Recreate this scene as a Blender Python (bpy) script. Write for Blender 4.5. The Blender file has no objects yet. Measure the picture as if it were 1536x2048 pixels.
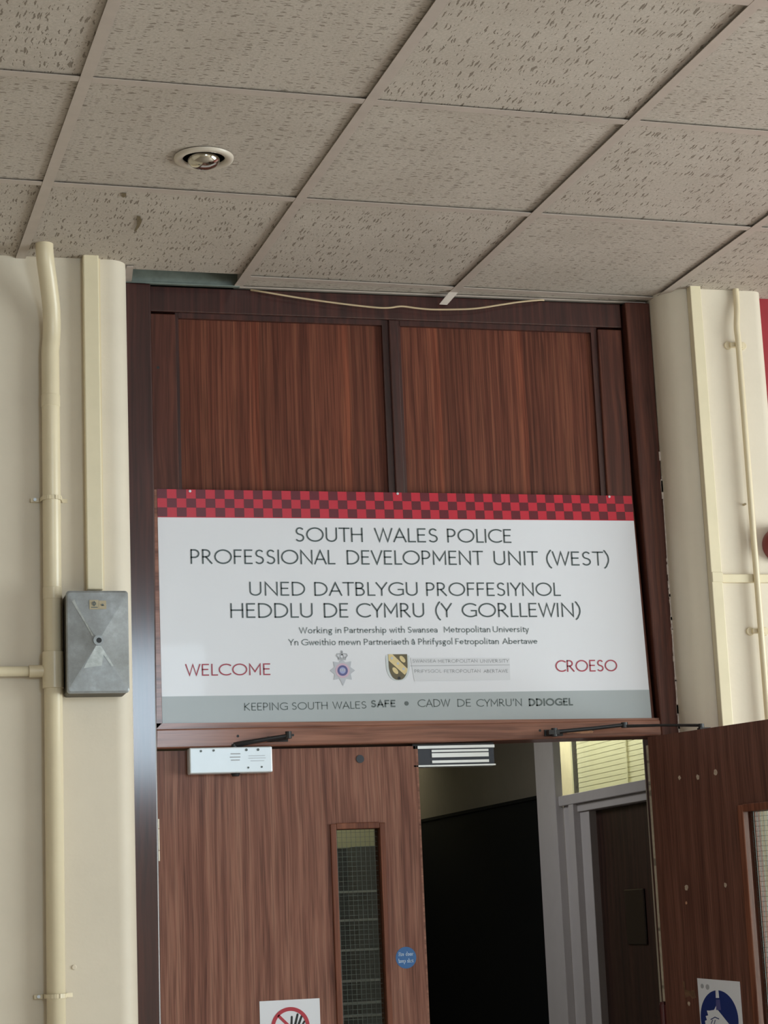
import bpy, bmesh, math, random
from mathutils import Vector, Matrix
random.seed(7)
C = bpy.context.scene.collection
SC = bpy.context.scene
PI = math.pi

# ------------------------------------------------------------------ camera
cam_d = bpy.data.cameras.new('camera')
cam = bpy.data.objects.new('camera', cam_d); C.objects.link(cam); SC.camera = cam
cam_d.sensor_fit = 'VERTICAL'; cam_d.sensor_height = 36.0; cam_d.lens = 4019.93 / 2048 * 36.0
cam_d.clip_start = 0.05; cam_d.clip_end = 100
_R = ((0.96702948, 0.25446127, -0.01017063), (-0.25128733, 0.94696194, -0.20029418), (-0.04133591, 0.19624612, 0.97968301))
cam.matrix_world = Matrix(((_R[0][0], _R[0][2], -_R[0][1], -1.43), (_R[1][0], _R[1][2], -_R[1][1], -5.135),
                           (_R[2][0], _R[2][2], -_R[2][1], 1.6), (0, 0, 0, 1)))

# ------------------------------------------------------------------ world, lights, exposure
W = bpy.data.worlds.new('sky'); SC.world = W; W.use_nodes = True
bg = W.node_tree.nodes['Background']
bg.inputs['Color'].default_value = (0.80, 0.90, 1.0, 1); bg.inputs['Strength'].default_value = 2.5

def area(name, loc, aim, sx, sy, power, col=(1, 1, 1)):
    l = bpy.data.lights.new(name, 'AREA'); l.shape = 'RECTANGLE'; l.size = sx; l.size_y = sy; l.energy = power; l.color = col
    o = bpy.data.objects.new(name, l); C.objects.link(o); o.location = loc
    o.rotation_euler = (Vector(aim) - Vector(loc)).to_track_quat('-Z', 'Y').to_euler()
    return o
DAY = (0.93, 0.965, 1.0)
area('daylight_right_window', (4.35, -3.1, 1.65), (0, -3.1, 1.6), 3.7, 2.1, 330, (0.975, 0.985, 1.0))
area('daylight_back_window', (0.10, -6.40, 2.80), (0.05, 0, 2.3), 0.95, 0.85, 70, (0.70, 0.82, 1.0))
area('corridor_lamp', (0.2, 3.0, 2.70), (0.6, 3.0, 0), 0.3, 1.2, 15, (1.0, 0.98, 0.98))
area('side_room_lamp', (1.80, 4.3, 2.80), (2.2, 4.3, 2.2), 1.9, 0.15, 14, (1.0, 0.97, 0.86))
area('corridor_end_lamp', (1.0, 5.72, 2.68), (1.2, 6.2, 2.0), 0.8, 0.08, 3.0, (1.0, 0.93, 0.72))
SC.view_settings.view_transform = 'Standard'; SC.view_settings.look = 'None'
SC.view_settings.gamma = 1.0; SC.view_settings.use_curve_mapping = False
SC.view_settings.exposure = -0.08

# ------------------------------------------------------------------ materials
def newmat(name):
    m = bpy.data.materials.new(name); m.use_nodes = True
    nt = m.node_tree; b = nt.nodes['Principled BSDF']
    return m, nt, b
def N(nt, kind, **kw):
    n = nt.nodes.new(kind)
    for k, v in kw.items():
        if k in n.inputs: n.inputs[k].default_value = v
        else: setattr(n, k, v)
    return n
def L(nt, a, b): nt.links.new(a, b)
def srgb(r, g, b):
    f = lambda c: (c / 255 / 12.92) if c / 255 <= 0.04045 else ((c / 255 + 0.055) / 1.055) ** 2.4
    return (f(r), f(g), f(b), 1)
def coords(nt, scale=(1, 1, 1), rot=(0, 0, 0), loc=(0, 0, 0)):
    t = N(nt, 'ShaderNodeTexCoord'); m = N(nt, 'ShaderNodeMapping')
    m.inputs['Scale'].default_value = scale; m.inputs['Rotation'].default_value = rot; m.inputs['Location'].default_value = loc
    L(nt, t.outputs['Object'], m.inputs['Vector']); return m.outputs['Vector']
def ramp(nt, fac, stops):
    r = N(nt, 'ShaderNodeValToRGB'); e = r.color_ramp.elements
    while len(e) < len(stops): e.new(0.5)
    for i, (p, c) in enumerate(stops): e[i].position = p; e[i].color = c
    L(nt, fac, r.inputs['Fac']); return r.outputs['Color']
def mixc(nt, fac, a, b, mode='MIX'):
    m = N(nt, 'ShaderNodeMix', data_type='RGBA', blend_type=mode)
    for s, v in ((0, fac), (6, a), (7, b)):
        if hasattr(v, 'links'): L(nt, v, m.inputs[s])
        else: m.inputs[s].default_value = v
    return m.outputs[2]
def math_(nt, op, a, b=0.0, clamp=False):
    m = N(nt, 'ShaderNodeMath', operation=op, use_clamp=clamp)
    for i, v in enumerate((a, b)):
        if hasattr(v, 'links'): L(nt, v, m.inputs[i])
        else: m.inputs[i].default_value = v
    return m.outputs[0]
def bump(nt, b, h, strength=0.3, dist=0.002):
    n = N(nt, 'ShaderNodeBump', Strength=strength, Distance=dist); L(nt, h, n.inputs['Height']); L(nt, n.outputs[0], b.inputs['Normal'])

def plain(name, col, rough=0.5, metal=0.0, mott=0.06, mscale=9.0, bumps=0.0, bscale=120.0, coat=0.0, spec=0.5):
    m, nt, b = newmat(name)
    b.inputs['Roughness'].default_value = rough; b.inputs['Metallic'].default_value = metal
    b.inputs['Coat Weight'].default_value = coat; b.inputs['Specular IOR Level'].default_value = spec
    v = coords(nt)
    n = N(nt, 'ShaderNodeTexNoise', Scale=mscale, Detail=4.0, Roughness=0.6); L(nt, v, n.inputs['Vector'])
    d = tuple(c * (1 - mott) for c in col[:3]) + (1,); u = tuple(min(1, c * (1 + mott)) for c in col[:3]) + (1,)
    L(nt, ramp(nt, n.outputs['Fac'], [(0.3, d), (0.7, u)]), b.inputs['Base Color'])
    if bumps:
        n2 = N(nt, 'ShaderNodeTexNoise', Scale=bscale, Detail=3.0); L(nt, v, n2.inputs['Vector']); bump(nt, b, n2.outputs['Fac'], bumps, 0.001)
    return m

def wood(name, dark, mid, light, xs=70.0, zs=0.9, rough=0.4, coat=0.25, coat_rough=0.25, leaf=None, horiz=False, wob=0.35, pores=0.35, contrast=(0.32, 0.68), spec=0.5):
    """veneer with upright grain (horiz: grain along x)."""
    m, nt, b = newmat(name)
    b.inputs['Roughness'].default_value = rough; b.inputs['Coat Weight'].default_value = coat; b.inputs['Coat Roughness'].default_value = coat_rough
    b.inputs['Specular IOR Level'].default_value = spec
    sc = (zs, xs, xs) if horiz else (xs, xs, zs)
    v = coords(nt, sc)
    # slow sideways wander of the grain
    vw = coords(nt, (1.2, 1, 1.6) if not horiz else (1.6, 1, 1.2))
    nw = N(nt, 'ShaderNodeTexNoise', Scale=1.6, Detail=1.0); L(nt, vw, nw.inputs['Vector'])
    sep = N(nt, 'ShaderNodeVectorMath', operation='SUBTRACT'); L(nt, nw.outputs['Color'], sep.inputs[0]); sep.inputs[1].default_value = (0.5, 0.5, 0.5)
    scl = N(nt, 'ShaderNodeVectorMath', operation='SCALE'); L(nt, sep.outputs[0], scl.inputs[0]); scl.inputs['Scale'].default_value = wob * xs * 0.1
    ad = N(nt, 'ShaderNodeVectorMath', operation='ADD'); L(nt, v, ad.inputs[0]); L(nt, scl.outputs[0], ad.inputs[1])
    n1 = N(nt, 'ShaderNodeTexNoise', Scale=1.0, Detail=3.0, Roughness=0.62); L(nt, ad.outputs[0], n1.inputs['Vector'])
    col = ramp(nt, n1.outputs['Fac'], [(contrast[0], dark), (0.5, mid), (contrast[1], light)])
    if leaf:
        x0, w = leaf
        t = N(nt, 'ShaderNodeTexCoord'); sx = N(nt, 'ShaderNodeSeparateXYZ'); L(nt, t.outputs['Object'], sx.inputs[0])
        wv = math_(nt, 'MULTIPLY', math_(nt, 'SUBTRACT', nw.outputs['Fac'], 0.5), 0.03)
        q = math_(nt, 'DIVIDE', math_(nt, 'SUBTRACT', math_(nt, 'ADD', sx.outputs['X'], wv), x0), w)
        fr = math_(nt, 'FRACT', q)
        g = ramp(nt, fr, [(0.0, (0.80, 0.78, 0.77, 1)), (0.55, (1.0, 1.0, 1.0, 1)), (0.86, (1.08, 1.06, 1.04, 1)), (0.965, (1.55, 1.42, 1.28, 1)), (0.985, (0.8, 0.78, 0.77, 1))])
        col = mixc(nt, 1.0, col, g, 'MULTIPLY')
    v2 = coords(nt, (6, 300, 300) if horiz else (300, 300, 6))
    n2 = N(nt, 'ShaderNodeTexNoise', Scale=1.0, Detail=2.0); L(nt, v2, n2.inputs['Vector'])
    pc = ramp(nt, n2.outputs['Fac'], [(0.35, (1 - pores, 1 - pores, 1 - pores, 1)), (0.55, (1, 1, 1, 1))])
    col = mixc(nt, 1.0, col, pc, 'MULTIPLY')
    L(nt, col, b.inputs['Base Color'])
    n3 = N(nt, 'ShaderNodeTexNoise', Scale=14.0, Detail=4.0); L(nt, coords(nt, (1, 1, 0.5)), n3.inputs['Vector'])
    rr = N(nt, 'ShaderNodeMapRange'); L(nt, n3.outputs['Fac'], rr.inputs[0])
    rr.inputs[3].default_value = max(0.02, rough - 0.08); rr.inputs[4].default_value = rough + 0.12; L(nt, rr.outputs[0], b.inputs['Roughness'])
    bump(nt, b, n2.outputs['Fac'], 0.12, 0.0006)
    return m

M = {}
CREAM = srgb(219, 208, 190)
M['cream'] = plain('cream_wall_paint', CREAM, 0.55, mott=0.035, mscale=5, bumps=0.25, bscale=90)
M['cream_gloss'] = plain('cream_gloss_paint', srgb(222, 208, 178), 0.33, mott=0.03, mscale=14, bumps=0.08, bscale=60)
M['cream_light'] = plain('pale_cream_gloss_paint', srgb(226, 214, 184), 0.36, mott=0.03, mscale=14)
M['screw'] = plain('painted_screw', srgb(190, 176, 146), 0.4)
M['red_wall'] = plain('red_wall_paint', srgb(150, 38, 48), 0.5, mott=0.08)
M['hall_wall'] = plain('hall_wall_paint', srgb(222, 214, 200), 0.7, mott=0.03)
M['floor'] = plain('hall_floor_vinyl', srgb(188, 180, 172), 0.45, mott=0.15, mscale=20)
M['stain'] = plain('ceiling_stain', srgb(112, 98, 74), 0.9, mott=0.3, mscale=200)
M['runner'] = plain('ceiling_runner_enamel', srgb(182, 169, 159), 0.5, mott=0.05, mscale=20)
M['void'] = plain('void_dark', srgb(44, 46, 42), 0.9)
M['galv'] = plain('galvanised_angle', srgb(138, 146, 138), 0.45, metal=0.4, mott=0.15, mscale=30)
M['jamb'] = wood('jamb_dark_varnish', srgb(44, 19, 17), srgb(60, 28, 24), srgb(76, 38, 31), xs=60, zs=1.5, rough=0.5, coat=0.8, coat_rough=0.13, pores=0.15, spec=0.3)
M['stile'] = wood('stile_brown_varnish', srgb(62, 32, 24), srgb(84, 46, 36), srgb(104, 60, 46), xs=55, zs=1.5, rough=0.5, coat=0.15, coat_rough=0.2, spec=0.25, pores=0.2)
M['rail'] = wood('rail_brown_varnish', srgb(104, 64, 51), srgb(138, 92, 75), srgb(156, 107, 88), xs=55, zs=1.2, rough=0.5, coat=0.4, coat_rough=0.15, horiz=True, pores=0.2, spec=0.25)
M['panel'] = wood('ribbon_stripe_sapele', srgb(84, 43, 31), srgb(106, 59, 44), srgb(122, 73, 54), xs=105, zs=0.35, rough=0.55, coat=0.0, spec=0.2, leaf=(-0.624, 0.2525), wob=0.12, contrast=(0.34, 0.66))
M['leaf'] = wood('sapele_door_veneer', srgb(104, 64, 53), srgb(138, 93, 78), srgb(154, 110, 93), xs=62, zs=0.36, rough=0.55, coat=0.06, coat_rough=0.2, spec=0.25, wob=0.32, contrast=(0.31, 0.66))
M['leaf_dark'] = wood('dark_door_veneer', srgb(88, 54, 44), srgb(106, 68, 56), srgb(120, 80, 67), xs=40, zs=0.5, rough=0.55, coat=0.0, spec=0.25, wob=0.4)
M['edge'] = plain('edge_strip_pale', srgb(178, 166, 148), 0.5, mott=0.2, mscale=60)
M['bead_pale'] = plain('bead_worn', srgb(120, 100, 92), 0.25, mott=0.25, mscale=50, coat=0.4)
M['paint_line'] = plain('paint_drips_white', srgb(205, 190, 180), 0.6, mott=0.25, mscale=90)
M['sign_white'] = plain('sign_white_vinyl', srgb(221, 222, 229), 0.3, mott=0.008, mscale=2, coat=0.08)
M['sign_red'] = plain('sign_red', srgb(186, 34, 54), 0.3, mott=0.03)
M['sign_maroon'] = plain('sign_maroon', srgb(96, 22, 36), 0.3, mott=0.03)
M['sign_grey'] = plain('sign_grey', srgb(166, 173, 177), 0.3, mott=0.01)
M['ink'] = plain('ink_grey', srgb(66, 78, 80), 0.4, mott=0.04)
M['ink_soft'] = plain('ink_soft', srgb(112, 122, 124), 0.4)
M['ink_foot'] = plain('ink_foot', srgb(86, 96, 96), 0.4)
M['ink_red'] = plain('ink_red', srgb(164, 56, 76), 0.4)
M['ink_crest'] = plain('ink_crest', srgb(166, 168, 174), 0.4)
M['crest_bg'] = plain('crest_backing', srgb(209, 210, 216), 0.32, mott=0.01)
M['badge_silver'] = plain('badge_silver', srgb(184, 187, 196), 0.35, mott=0.04, mscale=60)
M['badge_crown'] = plain('badge_crown', srgb(166, 168, 174), 0.35, mott=0.06, mscale=80)
M['badge_pink'] = plain('badge_pink', srgb(200, 172, 190), 0.35)
M['badge_blue'] = plain('badge_blue', srgb(84, 84, 138), 0.35)
M['badge_light'] = plain('badge_light', srgb(150, 158, 202), 0.35)
M['shield_dark'] = plain('shield_dark', srgb(92, 82, 56), 0.35, mott=0.12, mscale=60)
M['shield_cream'] = plain('shield_cream', srgb(212, 192, 142), 0.35, mott=0.08, mscale=80)
M['shield_rim'] = plain('shield_rim', srgb(198, 204, 206), 0.35)
M['black'] = plain('black_print', srgb(24, 26, 28), 0.5)
M['black_metal'] = plain('black_metal', srgb(30, 28, 30), 0.42, mott=0.15, mscale=40)
M['closer'] = plain('closer_brushed_cover', srgb(216, 224, 230), 0.36, metal=0.25, mott=0.03, mscale=6)
M['steel'] = plain('bright_steel', srgb(228, 232, 234), 0.28, metal=0.5, mott=0.04)
M['steel_matte'] = plain('matte_aluminium', srgb(196, 200, 206), 0.4, metal=0.6)
M['grey_dark'] = plain('dark_grey_plastic', srgb(46, 50, 60), 0.5)
M['hinge'] = plain('hinge_pale', srgb(214, 204, 186), 0.4, mott=0.1, mscale=80)
M['hinge_red'] = plain('hinge_dark_red', srgb(70, 22, 24), 0.4, mott=0.15, mscale=60)
M['bell'] = plain('bell_red', srgb(130, 44, 46), 0.35)
M['paper'] = plain('paper_white', srgb(226, 228, 236), 0.5, mott=0.01)
M['ban_red'] = plain('prohibition_red', srgb(178, 46, 62), 0.45)
M['must_blue'] = plain('mandatory_blue', srgb(22, 44, 112), 0.45)
M['label_blue'] = plain('disc_blue', srgb(42, 98, 158), 0.4)
M['label_text'] = plain('disc_text', srgb(186, 206, 232), 0.45)
M['chip'] = plain('bare_chip', srgb(176, 158, 140), 0.7, mott=0.2, mscale=200)
M['scar'] = plain('bare_wood', srgb(188, 142, 112), 0.7, mott=0.15, mscale=120)
M['tape'] = plain('old_tape', srgb(104, 76, 54), 0.6, mott=0.35, mscale=70)
M['sticker'] = plain('aged_sticker', srgb(178, 166, 140), 0.5, mott=0.08, mscale=60)
M['bead_wood'] = wood('glazing_bead_wood', srgb(84, 44, 32), srgb(116, 68, 50), srgb(136, 84, 62), xs=60, zs=1.0, rough=0.5, coat=0.1, pores=0.2, spec=0.25)
M['wire'] = plain('glass_wire', srgb(96, 102, 98), 0.45, metal=0.3)
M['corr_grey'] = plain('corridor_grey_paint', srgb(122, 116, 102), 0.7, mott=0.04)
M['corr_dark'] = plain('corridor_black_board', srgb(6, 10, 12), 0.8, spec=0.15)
M['corr_frame'] = plain('corridor_frame_gloss', srgb(214, 211, 211), 0.42, mott=0.03)
M['corr_cream'] = plain('corridor_cream_paint', srgb(205, 198, 160), 0.7)
M['corr_door'] = wood('corridor_door_wood', srgb(44, 26, 20), srgb(60, 36, 28), srgb(74, 46, 36), xs=40, zs=0.5, rough=0.5, coat=0.1)
M['plate_dark'] = plain('dark_plate', srgb(44, 31, 27), 0.3)
M['blind'] = plain('blind_cream', srgb(226, 222, 184), 0.6, mott=0.03)
M['room_cream'] = plain('side_room_cream', srgb(220, 214, 176), 0.7)
M['rack_black'] = plain('rack_black', srgb(22, 26, 26), 0.6)
M['rack_grey'] = plain('rack_grey', srgb(84, 84, 78), 0.6)
M['rack_edge'] = plain('rack_edge_pale', srgb(200, 200, 190), 0.5)
M['cable'] = plain('cable_cream', srgb(190, 168, 136), 0.5)
M['enamel'] = plain('downlight_enamel', srgb(196, 185, 170), 0.35)
M['can'] = plain('downlight_can', srgb(30, 26, 24), 0.35, metal=0.5)
M['bulb'] = plain('mirrored_bulb', srgb(190, 184, 172), 0.12, metal=1.0, mott=0.12, mscale=25)

# grey metal box: cast faces, each facet lies at its own angle, with scuffs
def box_metal():
    m, nt, b = newmat('scuffed_grey_metal')
    b.inputs['Metallic'].default_value = 0.3
    v = coords(nt); n = N(nt, 'ShaderNodeTexNoise', Scale=12.0, Detail=6.0, Roughness=0.7); L(nt, v, n.inputs['Vector'])
    L(nt, ramp(nt, n.outputs['Fac'], [(0.3, srgb(134, 136, 135)), (0.55, srgb(158, 162, 165)), (0.75, srgb(186, 192, 197))]), b.inputs['Base Color'])
    r = N(nt, 'ShaderNodeMapRange'); L(nt, n.outputs['Fac'], r.inputs[0]); r.inputs[3].default_value = 0.5; r.inputs[4].default_value = 0.3
    L(nt, r.outputs[0], b.inputs['Roughness'])
    n2 = N(nt, 'ShaderNodeTexNoise', Scale=70.0, Detail=3.0); L(nt, v, n2.inputs['Vector']); bump(nt, b, n2.outputs['Fac'], 0.15, 0.001)
    return m
M['box'] = box_metal()
M['box_side'] = plain('dark_box_side', srgb(84, 80, 72), 0.55, metal=0.3, mott=0.25, mscale=40)  # box sides darker and browner than the cover
M['scuff'] = plain('bright_scuff', srgb(178, 182, 180), 0.4, metal=0.5, mott=0.2, mscale=60)

def tile_mat(name, rot, big=1.0, mixv=0.6, layers=((34, 120, 0.20, 0.28), (66, 190, 0.20, 0.42))):
    """mineral-fibre tile: short wormy fissures along the tile's own grain."""
    m, nt, b = newmat(name); b.inputs['Roughness'].default_value = 0.9; b.inputs['Specular IOR Level'].default_value = 0.15
    t = N(nt, 'ShaderNodeTexCoord'); oi = N(nt, 'ShaderNodeObjectInfo')
    off = N(nt, 'ShaderNodeVectorMath', operation='SCALE'); off.inputs[0].default_value = (7.0, 11.0, 3.0); L(nt, oi.outputs['Random'], off.inputs['Scale'])
    ro = N(nt, 'ShaderNodeMapping'); ro.inputs['Rotation'].default_value = (0, 0, rot); L(nt, t.outputs['Object'], ro.inputs['Vector'])
    ad = N(nt, 'ShaderNodeVectorMath', operation='ADD'); L(nt, ro.outputs[0], ad.inputs[0]); L(nt, off.outputs[0], ad.inputs[1])
    base = ad.outputs[0]
    nz = N(nt, 'ShaderNodeTexNoise', Scale=55.0, Detail=2.0); L(nt, base, nz.inputs['Vector'])
    sub = N(nt, 'ShaderNodeVectorMath', operation='SUBTRACT'); L(nt, nz.outputs['Color'], sub.inputs[0]); sub.inputs[1].default_value = (0.5, 0.5, 0.5)
    sc = N(nt, 'ShaderNodeVectorMath', operation='SCALE'); L(nt, sub.outputs[0], sc.inputs[0]); sc.inputs['Scale'].default_value = 0.012
    ad2 = N(nt, 'ShaderNodeVectorMath', operation='ADD'); L(nt, base, ad2.inputs[0]); L(nt, sc.outputs[0], ad2.inputs[1])
    pits = None
    for (sx, sy, th, keep) in layers:
        mp = N(nt, 'ShaderNodeMapping'); mp.inputs['Scale'].default_value = (sx / big, sy / big, 0.0); L(nt, ad2.outputs[0], mp.inputs['Vector'])
        vo = N(nt, 'ShaderNodeTexVoronoi', voronoi_dimensions='2D'); vo.inputs['Scale'].default_value = 1.0; L(nt, mp.outputs[0], vo.inputs['Vector'])
        sepc = N(nt, 'ShaderNodeSeparateColor'); L(nt, vo.outputs['Color'], sepc.inputs[0])
        size = math_(nt, 'MULTIPLY', math_(nt, 'SUBTRACT', sepc.outputs[0], keep, True), th * 2.2)
        p = math_(nt, 'MULTIPLY', math_(nt, 'SUBTRACT', size, vo.outputs['Distance'], True), 14.0, True)
        pits = p if pits is None else math_(nt, 'MAXIMUM', pits, p)
    n2 = N(nt, 'ShaderNodeTexNoise', Scale=160.0, Detail=3.0, Roughness=0.7); L(nt, base, n2.inputs['Vector'])
    n3 = N(nt, 'ShaderNodeTexNoise', Scale=5.0, Detail=3.0); L(nt, base, n3.inputs['Vector'])
    c1 = ramp(nt, n2.outputs['Fac'], [(0.3, srgb(174, 164, 153)), (0.7, srgb(194, 184, 174))])
    c2 = mixc(nt, 1.0, c1, ramp(nt, n3.outputs['Fac'], [(0.3, (0.94, 0.93, 0.92, 1)), (0.7, (1.04, 1.04, 1.04, 1))]), 'MULTIPLY')
    L(nt, mixc(nt, math_(nt, 'MULTIPLY', pits, mixv), c2, srgb(104, 92, 78)), b.inputs['Base Color'])  # fissures darkened in colour: unpainted pits plus the shade inside them
    h = math_(nt, 'SUBTRACT', math_(nt, 'MULTIPLY', n2.outputs['Fac'], 0.25), pits)
    bump(nt, b, h, 0.5, 0.002)
    return m
M['tile_x'] = tile_mat('fissured_tile', 0.0)
M['tile_y'] = tile_mat('fissured_tile_turned', PI / 2, 1.0, 0.7, ((19, 125, 0.20, 0.25), (46, 170, 0.20, 0.45)))

def glass_mat(name, tint=(0.92, 0.95, 0.93, 1), refl=0.035, rough=0.03):
    m, nt, b = newmat(name); nt.nodes.remove(b)
    out = [n for n in nt.nodes if n.type == 'OUTPUT_MATERIAL'][0]
    tr = N(nt, 'ShaderNodeBsdfTransparent'); tr.inputs[0].default_value = tint
    gl = N(nt, 'ShaderNodeBsdfGlossy'); gl.inputs['Roughness'].default_value = rough
    lw = N(nt, 'ShaderNodeLayerWeight'); lw.inputs['Blend'].default_value = 0.5
    fr = math_(nt, 'ADD', math_(nt, 'MULTIPLY', math_(nt, 'POWER', lw.outputs['Facing'], 5.0), 0.9), refl, True)
    mx = N(nt, 'ShaderNodeMixShader'); L(nt, fr, mx.inputs[0]); L(nt, tr.outputs[0], mx.inputs[1]); L(nt, gl.outputs[0], mx.inputs[2])
    L(nt, mx.outputs[0], out.inputs['Surface']); return m
M['glass'] = glass_mat('clear_glass')
M['glass_wired'] = glass_mat('wired_glass', (0.86, 0.90, 0.88, 1), 0.014)

# ------------------------------------------------------------------ mesh helpers
def bm_(): return bmesh.new()
def bx(b, x0, x1, y0, y1, z0, z1):
    v = [b.verts.new((x, y, z)) for x in (x0, x1) for y in (y0, y1) for z in (z0, z1)]
    for f in ((0, 1, 3, 2), (4, 6, 7, 5), (0, 4, 5, 1), (2, 3, 7, 6), (0, 2, 6, 4), (1, 5, 7, 3)): b.faces.new([v[i] for i in f])
    return b
def prism_xz(b, pts, y0, y1):
    """outline in x,z pulled from y0 (front) to y1."""
    a = [b.verts.new((x, y0, z)) for x, z in pts]; c = [b.verts.new((x, y1, z)) for x, z in pts]
    b.faces.new(a); b.faces.new(c[::-1]); n = len(pts)
    for i in range(n): b.faces.new((a[i], c[i], c[(i + 1) % n], a[(i + 1) % n]))
    return b
def prism_xy(b, pts, z0, z1):
    a = [b.verts.new((x, y, z0)) for x, y in pts]; c = [b.verts.new((x, y, z1)) for x, y in pts]
    b.faces.new(a[::-1]); b.faces.new(c); n = len(pts)
    for i in range(n): b.faces.new((a[i], a[(i + 1) % n], c[(i + 1) % n], c[i]))
    return b
def flat_xz(b, pts, y):
    b.faces.new([b.verts.new((x, y, z)) for x, z in pts]); return b
def disc_xz(b, cx, cz, r, y0, y1, n=32, rz=None):
    return prism_xz(b, [(cx + r * math.cos(2 * PI * i / n), cz + (rz or r) * math.sin(2 * PI * i / n)) for i in range(n)], y0, y1)
def ring_xz(b, cx, cz, r0, r1, y0, y1, n=48):
    rows = []
    for r, y in ((r0, y0), (r1, y0), (r1, y1), (r0, y1)):
        rows.append([b.verts.new((cx + r * math.cos(2 * PI * i / n), y, cz + r * math.sin(2 * PI * i / n))) for i in range(n)])
    for k in range(4):
        p, q = rows[k], rows[(k + 1) % 4]
        for i in range(n): b.faces.new((p[i], p[(i + 1) % n], q[(i + 1) % n], q[i]))
    return b
def tube(b, path, r, n=14, cap=True):
    path = [Vector(p) for p in path]; rs = r if isinstance(r, (list, tuple)) else [r] * len(path)
    rings = []; up = None
    for i, p in enumerate(path):
        t = (path[min(i + 1, len(path) - 1)] - path[max(i - 1, 0)]).normalized()
        if up is None:
            up = Vector((0, 1, 0)) if abs(t.y) < 0.9 else Vector((1, 0, 0))
        s = t.cross(up).normalized(); up = s.cross(t).normalized()
        rings.append([b.verts.new(p + rs[i] * (math.cos(2 * PI * k / n) * s + math.sin(2 * PI * k / n) * up)) for k in range(n)])
    for a, c in zip(rings, rings[1:]):
        for k in range(n): b.faces.new((a[k], a[(k + 1) % n], c[(k + 1) % n], c[k]))
    if cap: b.faces.new(rings[0][::-1]); b.faces.new(rings[-1])
    return b
def lathe_z(b, prof, cx, cy, n=40):
    rows = []
    for r, z in prof:
        rows.append([b.verts.new((cx + r * math.cos(2 * PI * k / n), cy + r * math.sin(2 * PI * k / n), z)) for k in range(n)] if r > 1e-6 else [b.verts.new((cx, cy, z))])
    for p, q in zip(rows, rows[1:]):
        for k in range(n):
            k2 = (k + 1) % n
            if len(p) == 1 and len(q) == 1: continue
            if len(p) == 1: b.faces.new((p[0], q[k], q[k2]))
            elif len(q) == 1: b.faces.new((p[k], q[0], p[k2]))
            else: b.faces.new((p[k], q[k], q[k2], p[k2]))
    return b
def smooth_path(pts, sub=8):
    P = [Vector(p) for p in pts]; out = []
    for i in range(len(P) - 1):
        p0, p1, p2, p3 = P[max(i - 1, 0)], P[i], P[i + 1], P[min(i + 2, len(P) - 1)]
        for k in range(sub):
            t = k / sub
            out.append(0.5 * ((2 * p1) + (-p0 + p2) * t + (2 * p0 - 5 * p1 + 4 * p2 - p3) * t * t + (-p0 + 3 * p1 - 3 * p2 + p3) * t ** 3))
    out.append(P[-1]); return out
def obj(name, b, mat, parent=None, bev=0.0, smooth=False, label=None, loc=None):
    bmesh.ops.recalc_face_normals(b, faces=b.faces[:])
    me = bpy.data.meshes.new(name)
    if loc is not None:
        for v in b.verts: v.co -= Vector(loc)
    b.to_mesh(me); b.free()
    o = bpy.data.objects.new(name, me); C.objects.link(o)
    if loc is not None: o.location = loc
    me.materials.append(M[mat] if isinstance(mat, str) else mat)
    if parent is not None: o.parent = parent
    if smooth:
        for p in me.polygons: p.use_smooth = True
        e = o.modifiers.new('weighted', 'WEIGHTED_NORMAL') if False else None
    if bev:
        m = o.modifiers.new('bevel', 'BEVEL'); m.width = bev; m.segments = 2; m.limit_method = 'ANGLE'; m.angle_limit = math.radians(40)
    if label: o['label'] = label
    return o
def autosmooth(o, deg=40):
    me = o.data
    bm = bmesh.new(); bm.from_mesh(me)
    for f in bm.faces: f.smooth = True
    for e in bm.edges:
        if len(e.link_faces) == 2 and e.calc_face_angle(0) > math.radians(deg): e.smooth = False
    bm.to_mesh(me); bm.free(); return o
def thing(name, label, cat, loc=(0, 0, 0), rotz=0, group=None):
    o = bpy.data.objects.new(name, None); C.objects.link(o); o.empty_display_size = 0.05
    o.location = loc; o.rotation_euler = (0, 0, rotz); o['label'] = label; o['category'] = cat
    if group: o['group'] = group
    return o
def tag(o, label, cat, group=None):
    o['label'] = label; o['category'] = cat
    if group: o['group'] = group
    return o
def struct(o, label=None, cat=None):
    o['kind'] = 'structure'
    if label: o['label'] = label
    if cat: o['category'] = cat
    return o

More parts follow.
